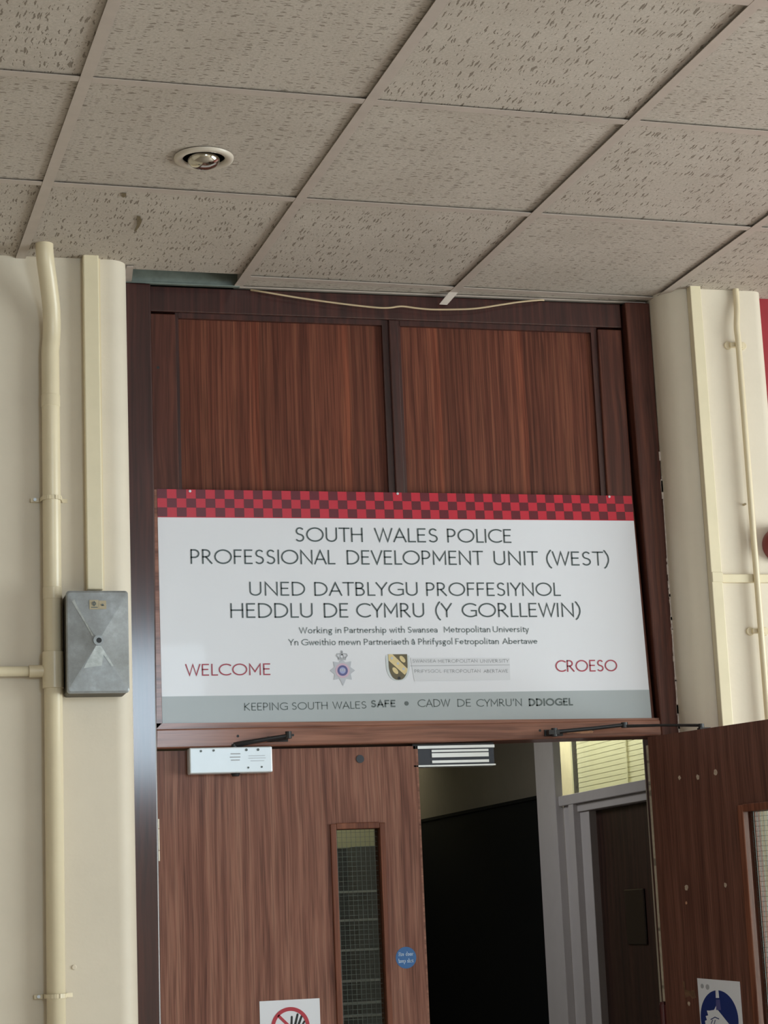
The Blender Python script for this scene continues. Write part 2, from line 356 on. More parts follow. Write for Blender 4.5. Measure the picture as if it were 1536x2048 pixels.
# ------------------------------------------------------------------ stroke lettering (humanist sans capitals and lower case)
def el(cx, cy, rx, ry, a0, a1, n=18):
    return [(cx + rx * math.cos(math.radians(a0 + (a1 - a0) * i / n)), cy + ry * math.sin(math.radians(a0 + (a1 - a0) * i / n))) for i in range(n + 1)]
def G():
    g = {}
    g['A'] = (.70, [[(0, 0), (.35, 1), (.70, 0)], [(.13, .33), (.57, .33)]])
    g['B'] = (.46, [[(0, 0), (0, 1)], [(0, 1), (.18, 1)] + el(.18, .77, .22, .23, 90, -90) + [(0, .54)], [(0, .54), (.20, .54)] + el(.20, .27, .26, .27, 90, -90) + [(0, 0)]])
    g['C'] = (.78, [el(.50, .5, .50, .5, 52, 308, 28)])
    g['D'] = (.70, [[(0, 0), (0, 1)], [(0, 1), (.20, 1)] + el(.20, .5, .50, .5, 90, -90, 24) + [(0, 0)]])
    g['E'] = (.42, [[(.42, 1), (0, 1), (0, 0), (.42, 0)], [(0, .53), (.37, .53)]])
    g['F'] = (.40, [[(.40, 1), (0, 1), (0, 0)], [(0, .52), (.36, .52)]])
    g['G'] = (.84, [el(.50, .5, .50, .5, 50, 318, 28)[:-1] + [(.84, .09), (.84, .46), (.56, .46)]])
    g['H'] = (.64, [[(0, 0), (0, 1)], [(.64, 0), (.64, 1)], [(0, .53), (.64, .53)]])
    g['I'] = (0.0, [[(0, 0), (0, 1)]])
    g['K'] = (.56, [[(0, 0), (0, 1)], [(.52, 1), (0, .50)], [(.06, .55), (.56, 0)]])
    g['L'] = (.38, [[(0, 1), (0, 0), (.38, 0)]])
    g['M'] = (.76, [[(0, 0), (0, 1), (.38, .28), (.76, 1), (.76, 0)]])
    g['N'] = (.68, [[(0, 0), (0, 1), (.68, 0), (.68, 1)]])
    g['O'] = (1.0, [el(.5, .5, .5, .5, 0, 360, 40)])
    g['P'] = (.46, [[(0, 0), (0, 1)], [(0, 1), (.20, 1)] + el(.20, .72, .26, .28, 90, -90) + [(0, .44)]])
    g['R'] = (.54, [[(0, 0), (0, 1)], [(0, 1), (.18, 1)] + el(.18, .74, .25, .26, 90, -90) + [(0, .48)], [(.19, .48), (.54, 0)]])
    g['S'] = (.46, [el(.24, .76, .21, .24, 40, 255, 16)[:-1] + [(.26, .50)] + el(.22, .25, .24, .25, 75, -140, 16)])
    g['T'] = (.60, [[(0, 1), (.60, 1)], [(.30, 1), (.30, 0)]])
    g['U'] = (.62, [[(0, 1), (0, .32)] + el(.31, .31, .31, .31, 180, 360) + [(.62, 1)]])
    g['V'] = (.64, [[(0, 1), (.32, 0), (.64, 1)]])
    g['W'] = (1.0, [[(0, 1), (.26, 0), (.50, 1), (.74, 0), (1.0, 1)]])
    g['Y'] = (.62, [[(0, 1), (.31, .47), (.62, 1)], [(.31, .47), (.31, 0)]])
    g['('] = (.18, [el(.52, .45, .52, .72, 122, 238, 16)])
    g[')'] = (.18, [el(-.34, .45, .52, .72, 58, -58, 16)])
    g["'"] = (.04, [[(.05, 1.0), (.0, .76)]])
    x = .64
    g['a'] = (.36, [el(.18, .46, .18, .18, 160, 0, 10) + [(.36, 0)], [(.36, .38), (.16, .33)] + el(.15, .165, .15, .165, 95, 270, 10) + [(.27, .04), (.36, .14)]])
    g['â'] = (.36, g['a'][1] + [[(.06, .78), (.18, .96), (.30, .78)]])
    g['b'] = (.44, [[(0, 1.06), (0, 0)], el(.20, .32, .24, .32, 150, -150, 18)])
    g['e'] = (.44, [[(.0, .36), (.44, .36)] + el(.22, .34, .22, .30, 5, 310, 18)])
    g['f'] = (.26, [[(.28, 1.0), (.20, 1.04), (.12, .96), (.10, .84), (.10, 0)], [(0, .62), (.26, .62)]])
    g['g'] = (.42, [el(.18, .42, .17, .20, 0, 360, 18), [(.26, .60), (.42, .62)], [(.10, .24), (.03, .14), (.12, .07), (.30, .04), (.40, -.06), (.34, -.22), (.16, -.26), (.02, -.18), (.02, -.05), (.12, .05)]])
    g['h'] = (.40, [[(0, 1.06), (0, 0)], [(0, .40)] + el(.20, .43, .20, .21, 160, 0, 12) + [(.40, 0)]])
    g['i'] = (0.0, [[(0, .62), (0, 0)], [(0, .90), (0, .88)]])
    g['k'] = (.38, [[(0, 1.06), (0, 0)], [(.34, .62), (0, .30)], [(.05, .35), (.38, 0)]])
    g['l'] = (0.0, [[(0, 1.06), (0, 0)]])
    g['m'] = (.70, [[(0, .62), (0, 0)], [(0, .42)] + el(.175, .45, .175, .19, 160, 0, 10) + [(.35, 0)], [(.35, .42)] + el(.525, .45, .175, .19, 160, 0, 10) + [(.70, 0)]])
    g['n'] = (.40, [[(0, .62), (0, 0)], [(0, .40)] + el(.20, .43, .20, .21, 160, 0, 12) + [(.40, 0)]])
    g['o'] = (.50, [el(.25, .32, .25, .32, 0, 360, 24)])
    g['p'] = (.44, [[(0, .62), (0, -.32)], el(.20, .32, .24, .32, 150, -150, 18)])
    g['d'] = (.44, [[(.44, 1.06), (.44, 0)], el(.24, .32, .24, .32, 30, 330, 18)])
    g['r'] = (.22, [[(0, .62), (0, 0)], [(0, .42), (.06, .56), (.14, .62), (.24, .60)]])
    g['s'] = (.28, [el(.15, .49, .13, .15, 40, 250, 10)[:-1] + [(.16, .33)] + el(.13, .155, .15, .155, 70, -140, 10)])
    g['t'] = (.22, [[(.07, .80), (.07, .12), (.13, .02), (.24, .03)], [(0, .62), (.24, .62)]])
    g['u'] = (.40, [[(0, .62), (0, .20)] + el(.20, .21, .20, .21, 180, 340, 12) + [(.40, .24)], [(.40, .62), (.40, 0)]])
    g['v'] = (.42, [[(0, .62), (.21, 0), (.42, .62)]])
    g['w'] = (.68, [[(0, .62), (.18, 0), (.34, .62), (.50, 0), (.68, .62)]])
    g['y'] = (.42, [[(0, .62), (.21, 0)], [(.42, .62), (.13, -.30)]])
    return g
GL = G()
def ribbon(b, pts, hw, y, closed=False):
    P = [Vector(p) for p in pts]
    Q = [P[0]]
    for p in P[1:]:
        if (p - Q[-1]).length > 1e-7: Q.append(p)
    P = Q; n = len(P)
    if not closed:
        P[0] = P[0] + (P[0] - P[1]).normalized() * hw; P[-1] = P[-1] + (P[-1] - P[-2]).normalized() * hw
    rows = []
    for i in range(n):
        if closed and i in (0, n - 1): a, c = P[1] - P[0], P[0] - P[-2]
        else: a, c = (P[min(i + 1, n - 1)] - P[min(i, n - 2)]), (P[max(i, 1)] - P[max(i - 1, 0)])
        a = a.normalized(); c = c.normalized(); t = (a + c)
        if t.length < 1e-6: t = a
        t.normalize(); nn = Vector((-t.y, t.x)); k = nn.dot(Vector((-a.y, a.x)))
        off = min(hw / max(k, 0.3), hw * 2.2)
        rows.append((b.verts.new((P[i].x + nn.x * off, y, P[i].y + nn.y * off)), b.verts.new((P[i].x - nn.x * off, y, P[i].y - nn.y * off))))
    for (p, q), (r, s) in zip(rows, rows[1:]): b.faces.new((p, q, s, r))
def word(b, text, x0, x1, z, h, y, wt=0.10, gap=0.155):
    """print one word with outer edges at x0 and x1, cap height h, baseline z."""
    hw = wt / 2
    adv = []; pos = wt / 2
    for i, ch in enumerate(text):
        adv.append(pos); w = GL[ch][0]; g = gap
        nx = text[i + 1] if i + 1 < len(text) else ''
        if ch in 'OCGDQ' or ch in 'oecbpd': g -= 0.035
        if nx in 'OCGQ' or nx in 'oecadg': g -= 0.035
        if ch in 'AVWYTLvwyrtk' and nx: g -= 0.075
        if nx in 'AVWYTvwy': g -= 0.06
        if ch in 'IHNMUil' and nx in 'IHNMUil': g += 0.03
        pos += w + wt + g
    total = pos - gap + (0.0 if not text else 0.0)
    last = adv[-1] + GL[text[-1]][0] + wt / 2
    s = (x1 - x0) / last
    for ch, a in zip(text, adv):
        for st in GL[ch][1]:
            pts = []
            for px, pz in st:
                zz = (hw + pz * (1 - wt)) if -0.001 <= pz <= 1.001 else pz
                pts.append((x0 + (a + px) * s, z + zz * h))
            closed = (Vector(pts[0]) - Vector(pts[-1])).length < 1e-5
            ribbon(b, pts, hw * h, y, closed)
    return b

ZC = 3.2833
# ================================================================== STRUCTURE
# ---- hall shell
struct(obj('floor', bx(bm_(), -4.6, 4.1, -6.2, 6.4, -0.1, 0), 'floor'), 'hall and corridor floor below the frame', 'floor')
b = bm_()
bx(b, -4.6, -0.35, -6.2, -6.0, 0, 3.7); bx(b, -0.35, 0.55, -6.2, -6.0, 0, 2.34); bx(b, -0.35, 0.55, -6.2, -6.0, 3.20, 3.7); bx(b, 0.55, 4.1, -6.2, -6.0, 0, 3.7)
struct(obj('wall_back', b, 'hall_wall'), 'pale hall wall behind the camera', 'wall')
def window(name, horizontal, a0, a1, at0, at1, z0, z1, nv):
    root = bpy.data.objects.new(name, None); C.objects.link(root); struct(root, 'white framed hall window ' + ('behind the camera' if horizontal else 'in the right hall wall'), 'window')
    b = bm_(); t = 0.05
    def bar(p0, p1, q0, q1):
        if horizontal: bx(b, p0, p1, at0, at1, q0, q1)
        else: bx(b, at0, at1, p0, p1, q0, q1)
    bar(a0, a1, z0, z0 + t); bar(a0, a1, z1 - t, z1); bar(a0, a0 + t, z0 + t, z1 - t); bar(a1 - t, a1, z0 + t, z1 - t)
    for i in range(1, nv):
        m = a0 + (a1 - a0) * i / nv; bar(m - 0.02, m + 0.02, z0 + t, z1 - t)
    obj('window_frame', b, 'corr_frame', root)
    b = bm_(); mid = (at0 + at1) / 2
    if horizontal: bx(b, a0 + t, a1 - t, mid - 0.003, mid + 0.003, z0 + t, z1 - t)
    else: bx(b, mid - 0.003, mid + 0.003, a0 + t, a1 - t, z0 + t, z1 - t)
    obj('glass_pane', b, 'glass', root)
window('window_2', True, -0.35, 0.55, -6.14, -6.06, 2.34, 3.20, 1)
b = bm_()
bx(b, 3.9, 4.1, -6.2, -5.0, 0, 3.7); bx(b, 3.9, 4.1, -5.0, -1.2, 0, 0.55); bx(b, 3.9, 4.1, -5.0, -1.2, 2.75, 3.7); bx(b, 3.9, 4.1, -1.2, 0.25, 0, 3.7)
struct(obj('wall_far_right', b, 'hall_wall'), 'hall side wall with the big window, out of frame right', 'wall')
window('window_3', False, -5.0, -1.2, 3.96, 4.04, 0.55, 2.75, 4)
struct(obj('wall_far_left', bx(bm_(), -4.6, -4.5, -6.2, 0.25, 0, 3.7), 'hall_wall'), 'hall side wall out of frame left', 'wall')
struct(obj('roof_slab', bx(bm_(), -4.6, 4.1, -6.2, 0.25, 3.62, 3.72), 'void'), 'dark slab above the suspended ceiling', 'slab')

# ---- pillars left and right of the doors
def arc(cx, cy, r, a0, a1, n=14): return [(cx + r * math.cos(math.radians(a0 + (a1 - a0) * i / n)), cy + r * math.sin(math.radians(a0 + (a1 - a0) * i / n))) for i in range(n + 1)]
o = obj('wall_left', prism_xy(bm_(), [(-4.5, -0.165)] + arc(-0.803, -0.115, 0.05, -90, 0) + [(-0.753, 0.25), (-4.5, 0.25)], 0, 3.45), 'cream')
struct(autosmooth(o), 'cream painted wall with rounded corner left of the double doors', 'wall')
o = obj('wall_right', prism_xy(bm_(), arc(0.838, -0.040, 0.085, 180, 270) + arc(1.025, -0.095, 0.03, -90, 0, 8) + [(1.055, 0.25), (0.753, 0.25)], 0, 3.45), 'cream')
struct(autosmooth(o), 'cream painted pillar with rounded corner right of the double doors', 'wall')
struct(obj('wall_red', bx(bm_(), 1.056, 3.9, -0.06, 0.25, 0, 3.45), 'red_wall'), 'red painted wall beyond the right pillar at the frame edge', 'wall')

for x, z in ((-0.911, 1.507),):
    obj('wall_plug', disc_xz(bm_(), x, z, 0.006, -0.168, -0.164, 16), 'cream', bpy.data.objects['wall_left'], bev=0.0015)
# ---- suspended ceiling
STAINS = ([(-0.832, -0.662), (-0.822, -0.664), (-0.819, -0.640), (-0.825, -0.632), (-0.831, -0.642)],
          [(-0.777, -0.515), (-0.768, -0.510), (-0.759, -0.475), (-0.760, -0.435), (-0.764, -0.405), (-0.769, -0.402), (-0.768, -0.450)])
GA = 0.0354244; GX, GY = -1.00854, -0.70253; GS = 0.6
cg, sg = math.cos(GA), math.sin(GA)
def gp(a, bq): return (GX + GS * (a * cg + bq * sg), GY + GS * (a * sg - bq * cg))
ceil = bpy.data.objects.new('ceiling', None); C.objects.link(ceil); ceil.location = (0, 0, ZC)
struct(ceil, 'suspended ceiling of fissured grey mineral tiles in a metal grid', 'ceiling')
def ceil_child(name, b, mat, loc=(0, 0, 0), rz=0.0, rx=0.0, ry=0.0):
    o = obj(name, b, mat, ceil); o.location = loc; o.rotation_euler = (rx, ry, rz); return o
DL = (-0.679, -0.907)
turned = {(0, -1), (1, -1), (3, -1), (2, 0), (-1, 1), (1, 1), (4, 0), (-1, -1), (0, 2), (3, 2), (4, -1)}   # tiles laid with grain the other way
AR, BR = range(-2, 5), range(-1, 4)
for a in AR:
    for bq in BR:
        cx, cy = gp(a + 0.5, bq + 0.5); h = 0.297
        b = bm_(); t = 0.014
        if (a, bq) == (0, 0):
            # tile with a round cut-out for the downlight
            lx, ly = DL[0] - cx, DL[1] - cy; lx, ly = lx * cg + ly * sg, -lx * sg + ly * cg
            angs = sorted(set([2 * PI * k / 36 for k in range(36)] + [math.atan2(sy * h - ly, sx * h - lx) % (2 * PI) for sx in (-1, 1) for sy in (-1, 1)]))
            outer, inner = [], []
            for an in angs:
                dx, dy = math.cos(an), math.sin(an); ts = []
                if dx > 1e-9: ts.append((h - lx) / dx)
                if dx < -1e-9: ts.append((-h - lx) / dx)
                if dy > 1e-9: ts.append((h - ly) / dy)
                if dy < -1e-9: ts.append((-h - ly) / dy)
                tt = min(ts); outer.append((lx + dx * tt, ly + dy * tt)); inner.append((lx + dx * 0.052, ly + dy * 0.052))
            R = [[b.verts.new((x, y, z)) for x, y in ring] for ring, z in ((outer, 0), (inner, 0), (inner, t), (outer, t))]
            for p, q in zip(R, R[1:] + R[:1]):
                for i in range(len(angs)): b.faces.new((p[i], p[(i + 1) % len(angs)], q[(i + 1) % len(angs)], q[i]))
        else:
            bx(b, -h, h, -h, h, 0, t)
        r1, r2 = random.uniform(-0.004, 0.004), random.uniform(-0.004, 0.004)
        if (a, bq) == (0, 0): r1 = r2 = 0
        ceil_child('ceiling_tile', b, 'tile_y' if (a, bq) in turned else 'tile_x', (cx, cy, 0.005), GA, r1, r2)
# slivers of tile between the last cross tee and the wall
for a0, a1 in ((-2, 0), (1, 2), (2, 3), (3, 4), (4, 5)):
    (xa, ya), (xb, yb) = gp(a0, -1), gp(a1, -1)
    b = bm_(); e = 0.02
    if a0 == -2: continue
    prism_xy(b, [(xa + 0.005, ya + 0.012), (xb - 0.005, yb + 0.012), (xb - 0.005, -0.002), (xa + 0.005, -0.002)], 0.003, 0.015)
    ceil_child('ceiling_tile', b, 'tile_x' if a0 != 3 else 'tile_y')
# runners (depth direction) and cross tees
for a in range(-2, 6):
    (xn, yn), (xf, yf) = gp(a, 4), gp(a, -1)
    b = bm_(); w = 0.0125
    d = Vector((xf - xn, yf - yn, 0)).normalized(); s = Vector((d.y, -d.x, 0)) * w
    yend = {0: -0.165, 1: 0.005, 2: -0.03, -1: -0.165, -2: -0.165, 3: -0.01}.get(a, -0.06)
    f = Vector((xf, yf, 0)) + d * ((yend - yf) / d.y); n0 = Vector((xn, yn, 0))
    for z0, z1, k in ((0.0, 0.0015, 1.0), (0.0015, 0.035, 0.08)):
        p = [n0 + s * k, n0 - s * k, f - s * k, f + s * k]
        prism_xy(b, [(v.x, v.y) for v in p], z0, z1)
    if a == 2:      # the tip of this runner sags in front of the wood
        tip = Vector((0.139, -0.021, -0.034)); q0 = [b.verts.new(v) for v in (f + s, f - s, tip - s * 0.9, tip + s * 0.9)]
        q1 = [b.verts.new(Vector(v.co) + Vector((0, 0, 0.0015))) for v in q0]
        b.faces.new(q0); b.faces.new(q1[::-1])
        for i in range(4): b.faces.new((q0[i], q0[(i + 1) % 4], q1[(i + 1) % 4], q1[i]))
    ceil_child('main_runner', b, 'runner', (0, 0, -0.0015))
for bq in range(-1, 5):
    for a in range(-2, 5):
        if bq == -1 and a in (-2, -1, 0): continue
        (xa, ya), (xb, yb) = gp(a, bq), gp(a + 1, bq); u = Vector((xb - xa, yb - ya, 0)).normalized(); s = Vector((-u.y, u.x, 0)) * 0.012
        pa, pb = Vector((xa, ya, 0)) + u * 0.0128, Vector((xb, yb, 0)) - u * 0.0128
        b = bm_()
        for z0, z1, k in ((0.0, 0.0015, 1.0), (0.0015, 0.03, 0.08)):
            prism_xy(b, [((pa - s * k).x, (pa - s * k).y), ((pb - s * k).x, (pb - s * k).y), ((pb + s * k).x, (pb + s * k).y), ((pa + s * k).x, (pa + s * k).y)], z0, z1)
        ceil_child('cross_tee', b, 'runner', (0, 0, -0.001))
# wall angle: seen on edge along the wood, torn open over the gap at the left
b = bm_(); bx(b, -0.444, 0.748, -0.004, 0.012, -0.003, 0.0); bx(b, -0.444, 0.748, 0.010, 0.012, 0, 0.02)
ceil_child('wall_angle', b, 'runner')
b = bm_(); bx(b, -0.752, -0.43, 0.000, 0.003, -0.004, 0.045); bx(b, -0.752, -0.43, -0.012, 0.003, -0.004, -0.001)
ceil_child('wall_channel', b, 'galv')
b = bm_(); prism_xy(b, [(-0.752, -0.135), (-0.735, -0.135), (-0.722, -0.002), (-0.748, -0.002)], -0.002, 0.0005)
ceil_child('edge_strip', b, 'runner')
# stains on the tile behind the downlight
for pts in STAINS:
    b = bm_(); b.faces.new([b.verts.new((x, y, 0.0015)) for x, y in pts]); ceil_child('stain', b, 'stain')
# rest of the hall ceiling, out of view
b = bm_(); xl, xr = gp(-2, 0)[0], gp(5, 0)[0]; yb_ = gp(0, 4)[1] + 0.03
bx(b, -4.5, 3.9, -6.0, yb_, 0.004, 0.016); bx(b, -4.5, xl, yb_, -0.165, 0.004, 0.016); bx(b, xr, 3.9, yb_, -0.06, 0.004, 0.016)
ceil_child('ceiling_field', b, 'tile_x')

# ---- fixed timber surround: jambs, stiles, panels and rails
df = bpy.data.objects.new('door_frame', None); C.objects.link(df)
struct(df, 'dark varnished timber surround with two panels over the double doors', 'door frame')
TOP = 3.276
obj('jamb', prism_xz(bm_(), [(-0.752, 0), (-0.689, 0), (-0.680, 2.06), (-0.674, 2.7), (-0.674, TOP), (-0.752, TOP)], -0.022, 0.12), 'jamb', df, bev=0.004)
obj('jamb', prism_xz(bm_(), [(0.712, 0), (0.752, 0), (0.752, TOP), (0.678, TOP), (0.686, 2.7), (0.700, 2.09)], -0.022, 0.12), 'stile', df, bev=0.004)
b = bm_(); prism_xz(b, [(0.7490, 2.05), (0.7528, 2.05), (0.7528, 2.77), (0.7518, 2.77), (0.7505, 2.60), (0.7492, 2.30)], -0.0235, 0.0)
for i in range(26):
    z = random.uniform(2.06, 2.82); hgt = random.uniform(0.006, 0.03); wd = random.uniform(0.001, 0.003)
    bx(b, 0.7490 - wd * 0.5, 0.7527, -0.0245, -0.020, z, z + hgt)
obj('paint_line', b, 'paint_line', df, label='pale dribbled paint line along the right jamb')
obj('stile', prism_xz(bm_(), [(-0.674, 2.088), (-0.605, 2.088), (-0.605, 3.2), (-0.674, 3.2)], 0.0, 0.06), 'stile', df, bev=0.003)
obj('stile', prism_xz(bm_(), [(0.594, 2.088), (0.692, 2.088), (0.672, 2.7), (0.670, 3.2), (0.598, 3.2)], 0.0, 0.06), 'stile', df, bev=0.003)
obj('mullion', bx(bm_(), -0.014, 0.012, 0.0, 0.06, 2.088, 3.206), 'jamb', df, bev=0.003)
obj('head_rail', bx(bm_(), -0.674, 0.672, 0.0, 0.06, 3.206, TOP), 'jamb', df, bev=0.003)
for x0, x1 in ((-0.605, -0.014), (0.012, 0.598)):
    obj('panel', bx(bm_(), x0, x1, 0.022, 0.05, 2.088, 3.21), 'panel', df, label='striped reddish veneer panel')
# small bead round the panels
b = bm_()
for x0, x1 in ((-0.605, -0.014), (0.012, 0.598)):
    bx(b, x0, x0 + 0.009, 0.012, 0.024, 2.09, 3.206); bx(b, x1 - 0.017, x1, 0.010, 0.024, 2.09, 3.206); bx(b, x0 + 0.009, x1 - 0.017, 0.010, 0.024, 3.192, 3.206)
obj('panel_bead', b, 'jamb', df)
rail = obj('transom_rail', prism_xz(bm_(), [(-0.684, 2.038), (0.05, 2.041), (0.705, 2.047), (0.700, 2.090), (-0.682, 2.088)], -0.018, 0.10), 'rail', df, bev=0.004)
b = bm_(); prism_xz(b, [(-0.682, 2.088), (0.70, 2.088), (0.70, 2.0955), (-0.682, 2.1035)], -0.010, 0.01)
obj('transom_bead', b, 'rail', df)
obj('side_bead', prism_xz(bm_(), [(-0.681, 2.088), (-0.664, 2.104), (-0.6665, 2.716), (-0.675, 2.716)], -0.010, 0.01), 'rail', df)
b = bm_()
for x, z in ((-0.470, 2.0665), (-0.325, 2.0665), (0.352, 2.0665), (0.460, 2.0665), (0.503, 2.0665)): disc_xz(b, x, z, 0.0035, -0.0185, -0.0175, 14)
obj('screw_hole', b, 'black', rail)
b = bm_(); flat_xz(b, [(0.420, 2.061), (0.432, 2.064), (0.458, 2.063), (0.474, 2.066), (0.505, 2.064), (0.502, 2.0575), (0.470, 2.0565), (0.446, 2.059), (0.430, 2.0575)], -0.0184)
obj('gouge', b, 'scar', rail, label='bare wood gouge in the rail')
b = bm_(); disc_xz(b, -0.655, 3.05, 0.004, -0.0005, 0.0005, 12); obj('screw_hole', b, 'black', df)
# header above the frame, up to the slab
struct(obj('wall_header', bx(bm_(), -0.753, 0.753, 0.061, 0.25, 2.10, 3.62), 'void'), 'wall behind the timber panels', 'wall')

# ---- left door leaf (closed)
def leaf(name, x0, x1, z0, z1, vx0, vx1, vz0, vz1, mat, loc, rz, th=0.044):
    b = bm_()
    bx(b, x0, vx0, 0, th, z0, z1); bx(b, vx1, x1, 0, th, z0, z1); bx(b, vx0, vx1, 0, th, vz1, z1); bx(b, vx0, vx1, 0, th, z0, vz0)
    bmesh.ops.remove_doubles(b, verts=b.verts[:], dist=1e-5)
    o = obj(name, b, mat); o.location = loc; o.rotation_euler = (0, 0, rz); return o
def vision(door, x0, x1, z0, z1, beadmat, wide=0.014, th=0.044):
    b = bm_()
    for ya, yb in ((-0.007, 0.012), (th - 0.012, th + 0.007)):
        bx(b, x0 - 0.002, x0 + wide, ya, yb, z0, z1); bx(b, x1 - wide, x1 + 0.002, ya, yb, z0, z1)
        bx(b, x0 + wide, x1 - wide, ya, yb, z1 - wide, z1 + 0.002); bx(b, x0 + wide, x1 - wide, ya, yb, z0 - 0.002, z0 + wide)
    vf = obj('vision_frame', b, beadmat, door, bev=0.002)
    g = obj('glass_pane', bx(bm_(), x0 + wide, x1 - wide, th / 2 - 0.003, th / 2 + 0.003, z0 + wide, z1 - wide), 'glass_wired', vf, label='wired safety glass')
    b = bm_(); p = 0.0125; x = x0 + wide + p * 0.6
    while x < x1 - wide: bx(b, x - 0.00035, x + 0.00035, th / 2 - 0.0006, th / 2 + 0.0006, z0 + wide, z1 - wide); x += p
    z = z0 + wide
    while z < z1 - wide: bx(b, x0 + wide, x1 - wide, th / 2 - 0.0006, th / 2 + 0.0006, z - 0.00035, z + 0.00035); z += p
    obj('wire_mesh', b, 'wire', vf)
D1 = leaf('door_1', 0.0, 0.6955, 0.01, 2.034, 0.456, 0.600, 0.70, 1.836, 'leaf', (-0.683, 0.010, 0), 0)
struct(D1, 'closed left leaf of brown veneer double doors', 'door')
vision(D1, 0.456, 0.600, 0.70, 1.836, 'bead_wood')
obj('edge_lipping', bx(bm_(), 0.6957, 0.7005, 0.0, 0.044, 0.01, 2.034), 'rail', D1)
for hz in (1.756, 0.95, 0.2):
    b = bm_(); hx, hy = 0.0015, -0.020
    for za, zb in ((0, 0.0255), (0.027, 0.080), (0.0815, 0.105)): tube(b, [(hx, hy, hz + za), (hx, hy, hz + zb)], 0.0052, 12)
    bx(b, hx - 0.0015, hx + 0.0015, hy, 0.004, hz, hz + 0.105)
    autosmooth(obj('hinge', b, 'hinge', D1, label='pale metal butt hinge'))
obj('hole_plug', disc_xz(bm_(), 0.542, 2.003, 0.0105, -0.0025, 0.002, 28), 'grey_dark', D1, label='dark round plug')

# ---- right door leaf (standing open towards the hall); local x runs from hinge to lock edge
A2 = math.radians(-72)
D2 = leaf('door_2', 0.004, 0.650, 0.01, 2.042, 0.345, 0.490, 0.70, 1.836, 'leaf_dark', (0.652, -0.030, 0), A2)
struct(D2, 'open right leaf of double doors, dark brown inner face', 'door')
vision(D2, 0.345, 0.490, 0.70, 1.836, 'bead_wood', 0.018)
b = bm_(); bx(b, -0.0065, 0.0035, 0.001, 0.012, 1.345, 2.02)
for i in range(20):
    z = random.uniform(1.36, 2.0); bx(b, -0.006, 0.0025, 0.0005, 0.009, z, z + random.uniform(0.004, 0.02))
obj('edge_strip', b, 'edge', D2, label='pale strip down the hinge edge')  # narrow pale mottled strip with an uneven outline
b = bm_(); tube(b, [(-0.012, 0.004, 1.24), (-0.012, 0.004, 1.336)], 0.009, 14); tube(b, [(-0.012, 0.004, 1.336), (-0.012, 0.004, 1.343)], [0.010, 0.007], 14); bx(b, -0.012, 0.004, 0.000, 0.006, 1.24, 1.335)
autosmooth(obj('hinge', b, 'hinge_red', D2, label='dark red hinge'))
for sx, sz, r in ((0.123, 1.923, 0.0052), (0.195, 1.919, 0.0062), (0.265, 1.926, 0.0075), (0.120, 1.637, 0.007), (0.271, 1.638, 0.0055), (0.115, 1.597, 0.004), (0.098, 1.340, 0.005)):
    b = bm_(); n = 16
    prism_xz(b, [(sx + r * random.uniform(0.75, 1.1) * math.cos(2 * PI * i / n), sz + r * random.uniform(0.8, 1.25) * math.sin(2 * PI * i / n)) for i in range(n)], -0.0006, 0.001)
    obj('filled_hole', b, 'chip' if r > 0.0045 else 'scar', D2)
b = bm_(); prism_xz(b, [(0.080, 1.397), (0.086, 1.397), (0.087, 1.376), (0.106, 1.372), (0.122, 1.376), (0.128, 1.356), (0.113, 1.352), (0.104, 1.360), (0.086, 1.355)], -0.0005, 0.0005)
obj('tape_scrap', b, 'tape', D2, label='torn brown tape scrap')

# ---- corridor beyond the doors
XR = 1.6
b = bm_()
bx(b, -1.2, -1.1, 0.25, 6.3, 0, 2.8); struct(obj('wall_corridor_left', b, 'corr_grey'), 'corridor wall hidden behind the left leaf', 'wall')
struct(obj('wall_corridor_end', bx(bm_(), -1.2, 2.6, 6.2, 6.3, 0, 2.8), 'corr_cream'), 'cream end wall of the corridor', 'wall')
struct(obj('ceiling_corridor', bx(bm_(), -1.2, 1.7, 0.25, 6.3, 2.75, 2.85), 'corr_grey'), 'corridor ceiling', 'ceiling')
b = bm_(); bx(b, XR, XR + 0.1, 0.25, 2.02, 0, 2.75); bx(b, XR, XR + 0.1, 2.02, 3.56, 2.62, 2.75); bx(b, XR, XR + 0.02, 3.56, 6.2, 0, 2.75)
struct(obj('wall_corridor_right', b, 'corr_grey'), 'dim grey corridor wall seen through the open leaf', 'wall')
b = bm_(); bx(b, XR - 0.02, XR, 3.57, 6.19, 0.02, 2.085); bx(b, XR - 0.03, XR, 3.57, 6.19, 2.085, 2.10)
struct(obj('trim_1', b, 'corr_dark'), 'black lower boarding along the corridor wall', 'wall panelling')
df3 = bpy.data.objects.new('door_frame', None); C.objects.link(df3); struct(df3, 'pale grey door frame with transom light on the corridor side', 'door frame')
obj('post', bx(bm_(), XR - 0.035, XR + 0.003, 3.315, 3.565, 0, 2.62), 'corr_frame', df3, bev=0.004)
b = bm_(); bx(b, XR - 0.0, XR + 0.1, 3.20, 3.3145, 0, 2.0345); bx(b, XR - 0.018, XR + 0.1, 3.14, 3.1995, 0, 2.0345); bx(b, XR + 0.012, XR + 0.1, 3.03, 3.1395, 0, 1.9995)
obj('jamb', b, 'corr_frame', df3, bev=0.003)
b = bm_(); bx(b, XR - 0.02, XR + 0.1, 2.02, 3.315, 2.035, 2.078); bx(b, XR + 0.001, XR + 0.1, 2.02, 3.139, 2.0, 2.0345)
obj('transom_bar', b, 'corr_frame', df3, bev=0.003)
b = bm_(); bx(b, XR, XR + 0.1, 2.02, 2.12, 0, 2.0); bx(b, XR, XR + 0.1, 2.02, 2.12, 2.078, 2.62); bx(b, XR, XR + 0.1, 2.12, 3.315, 2.56, 2.62)
obj('jamb', b, 'corr_frame', df3)
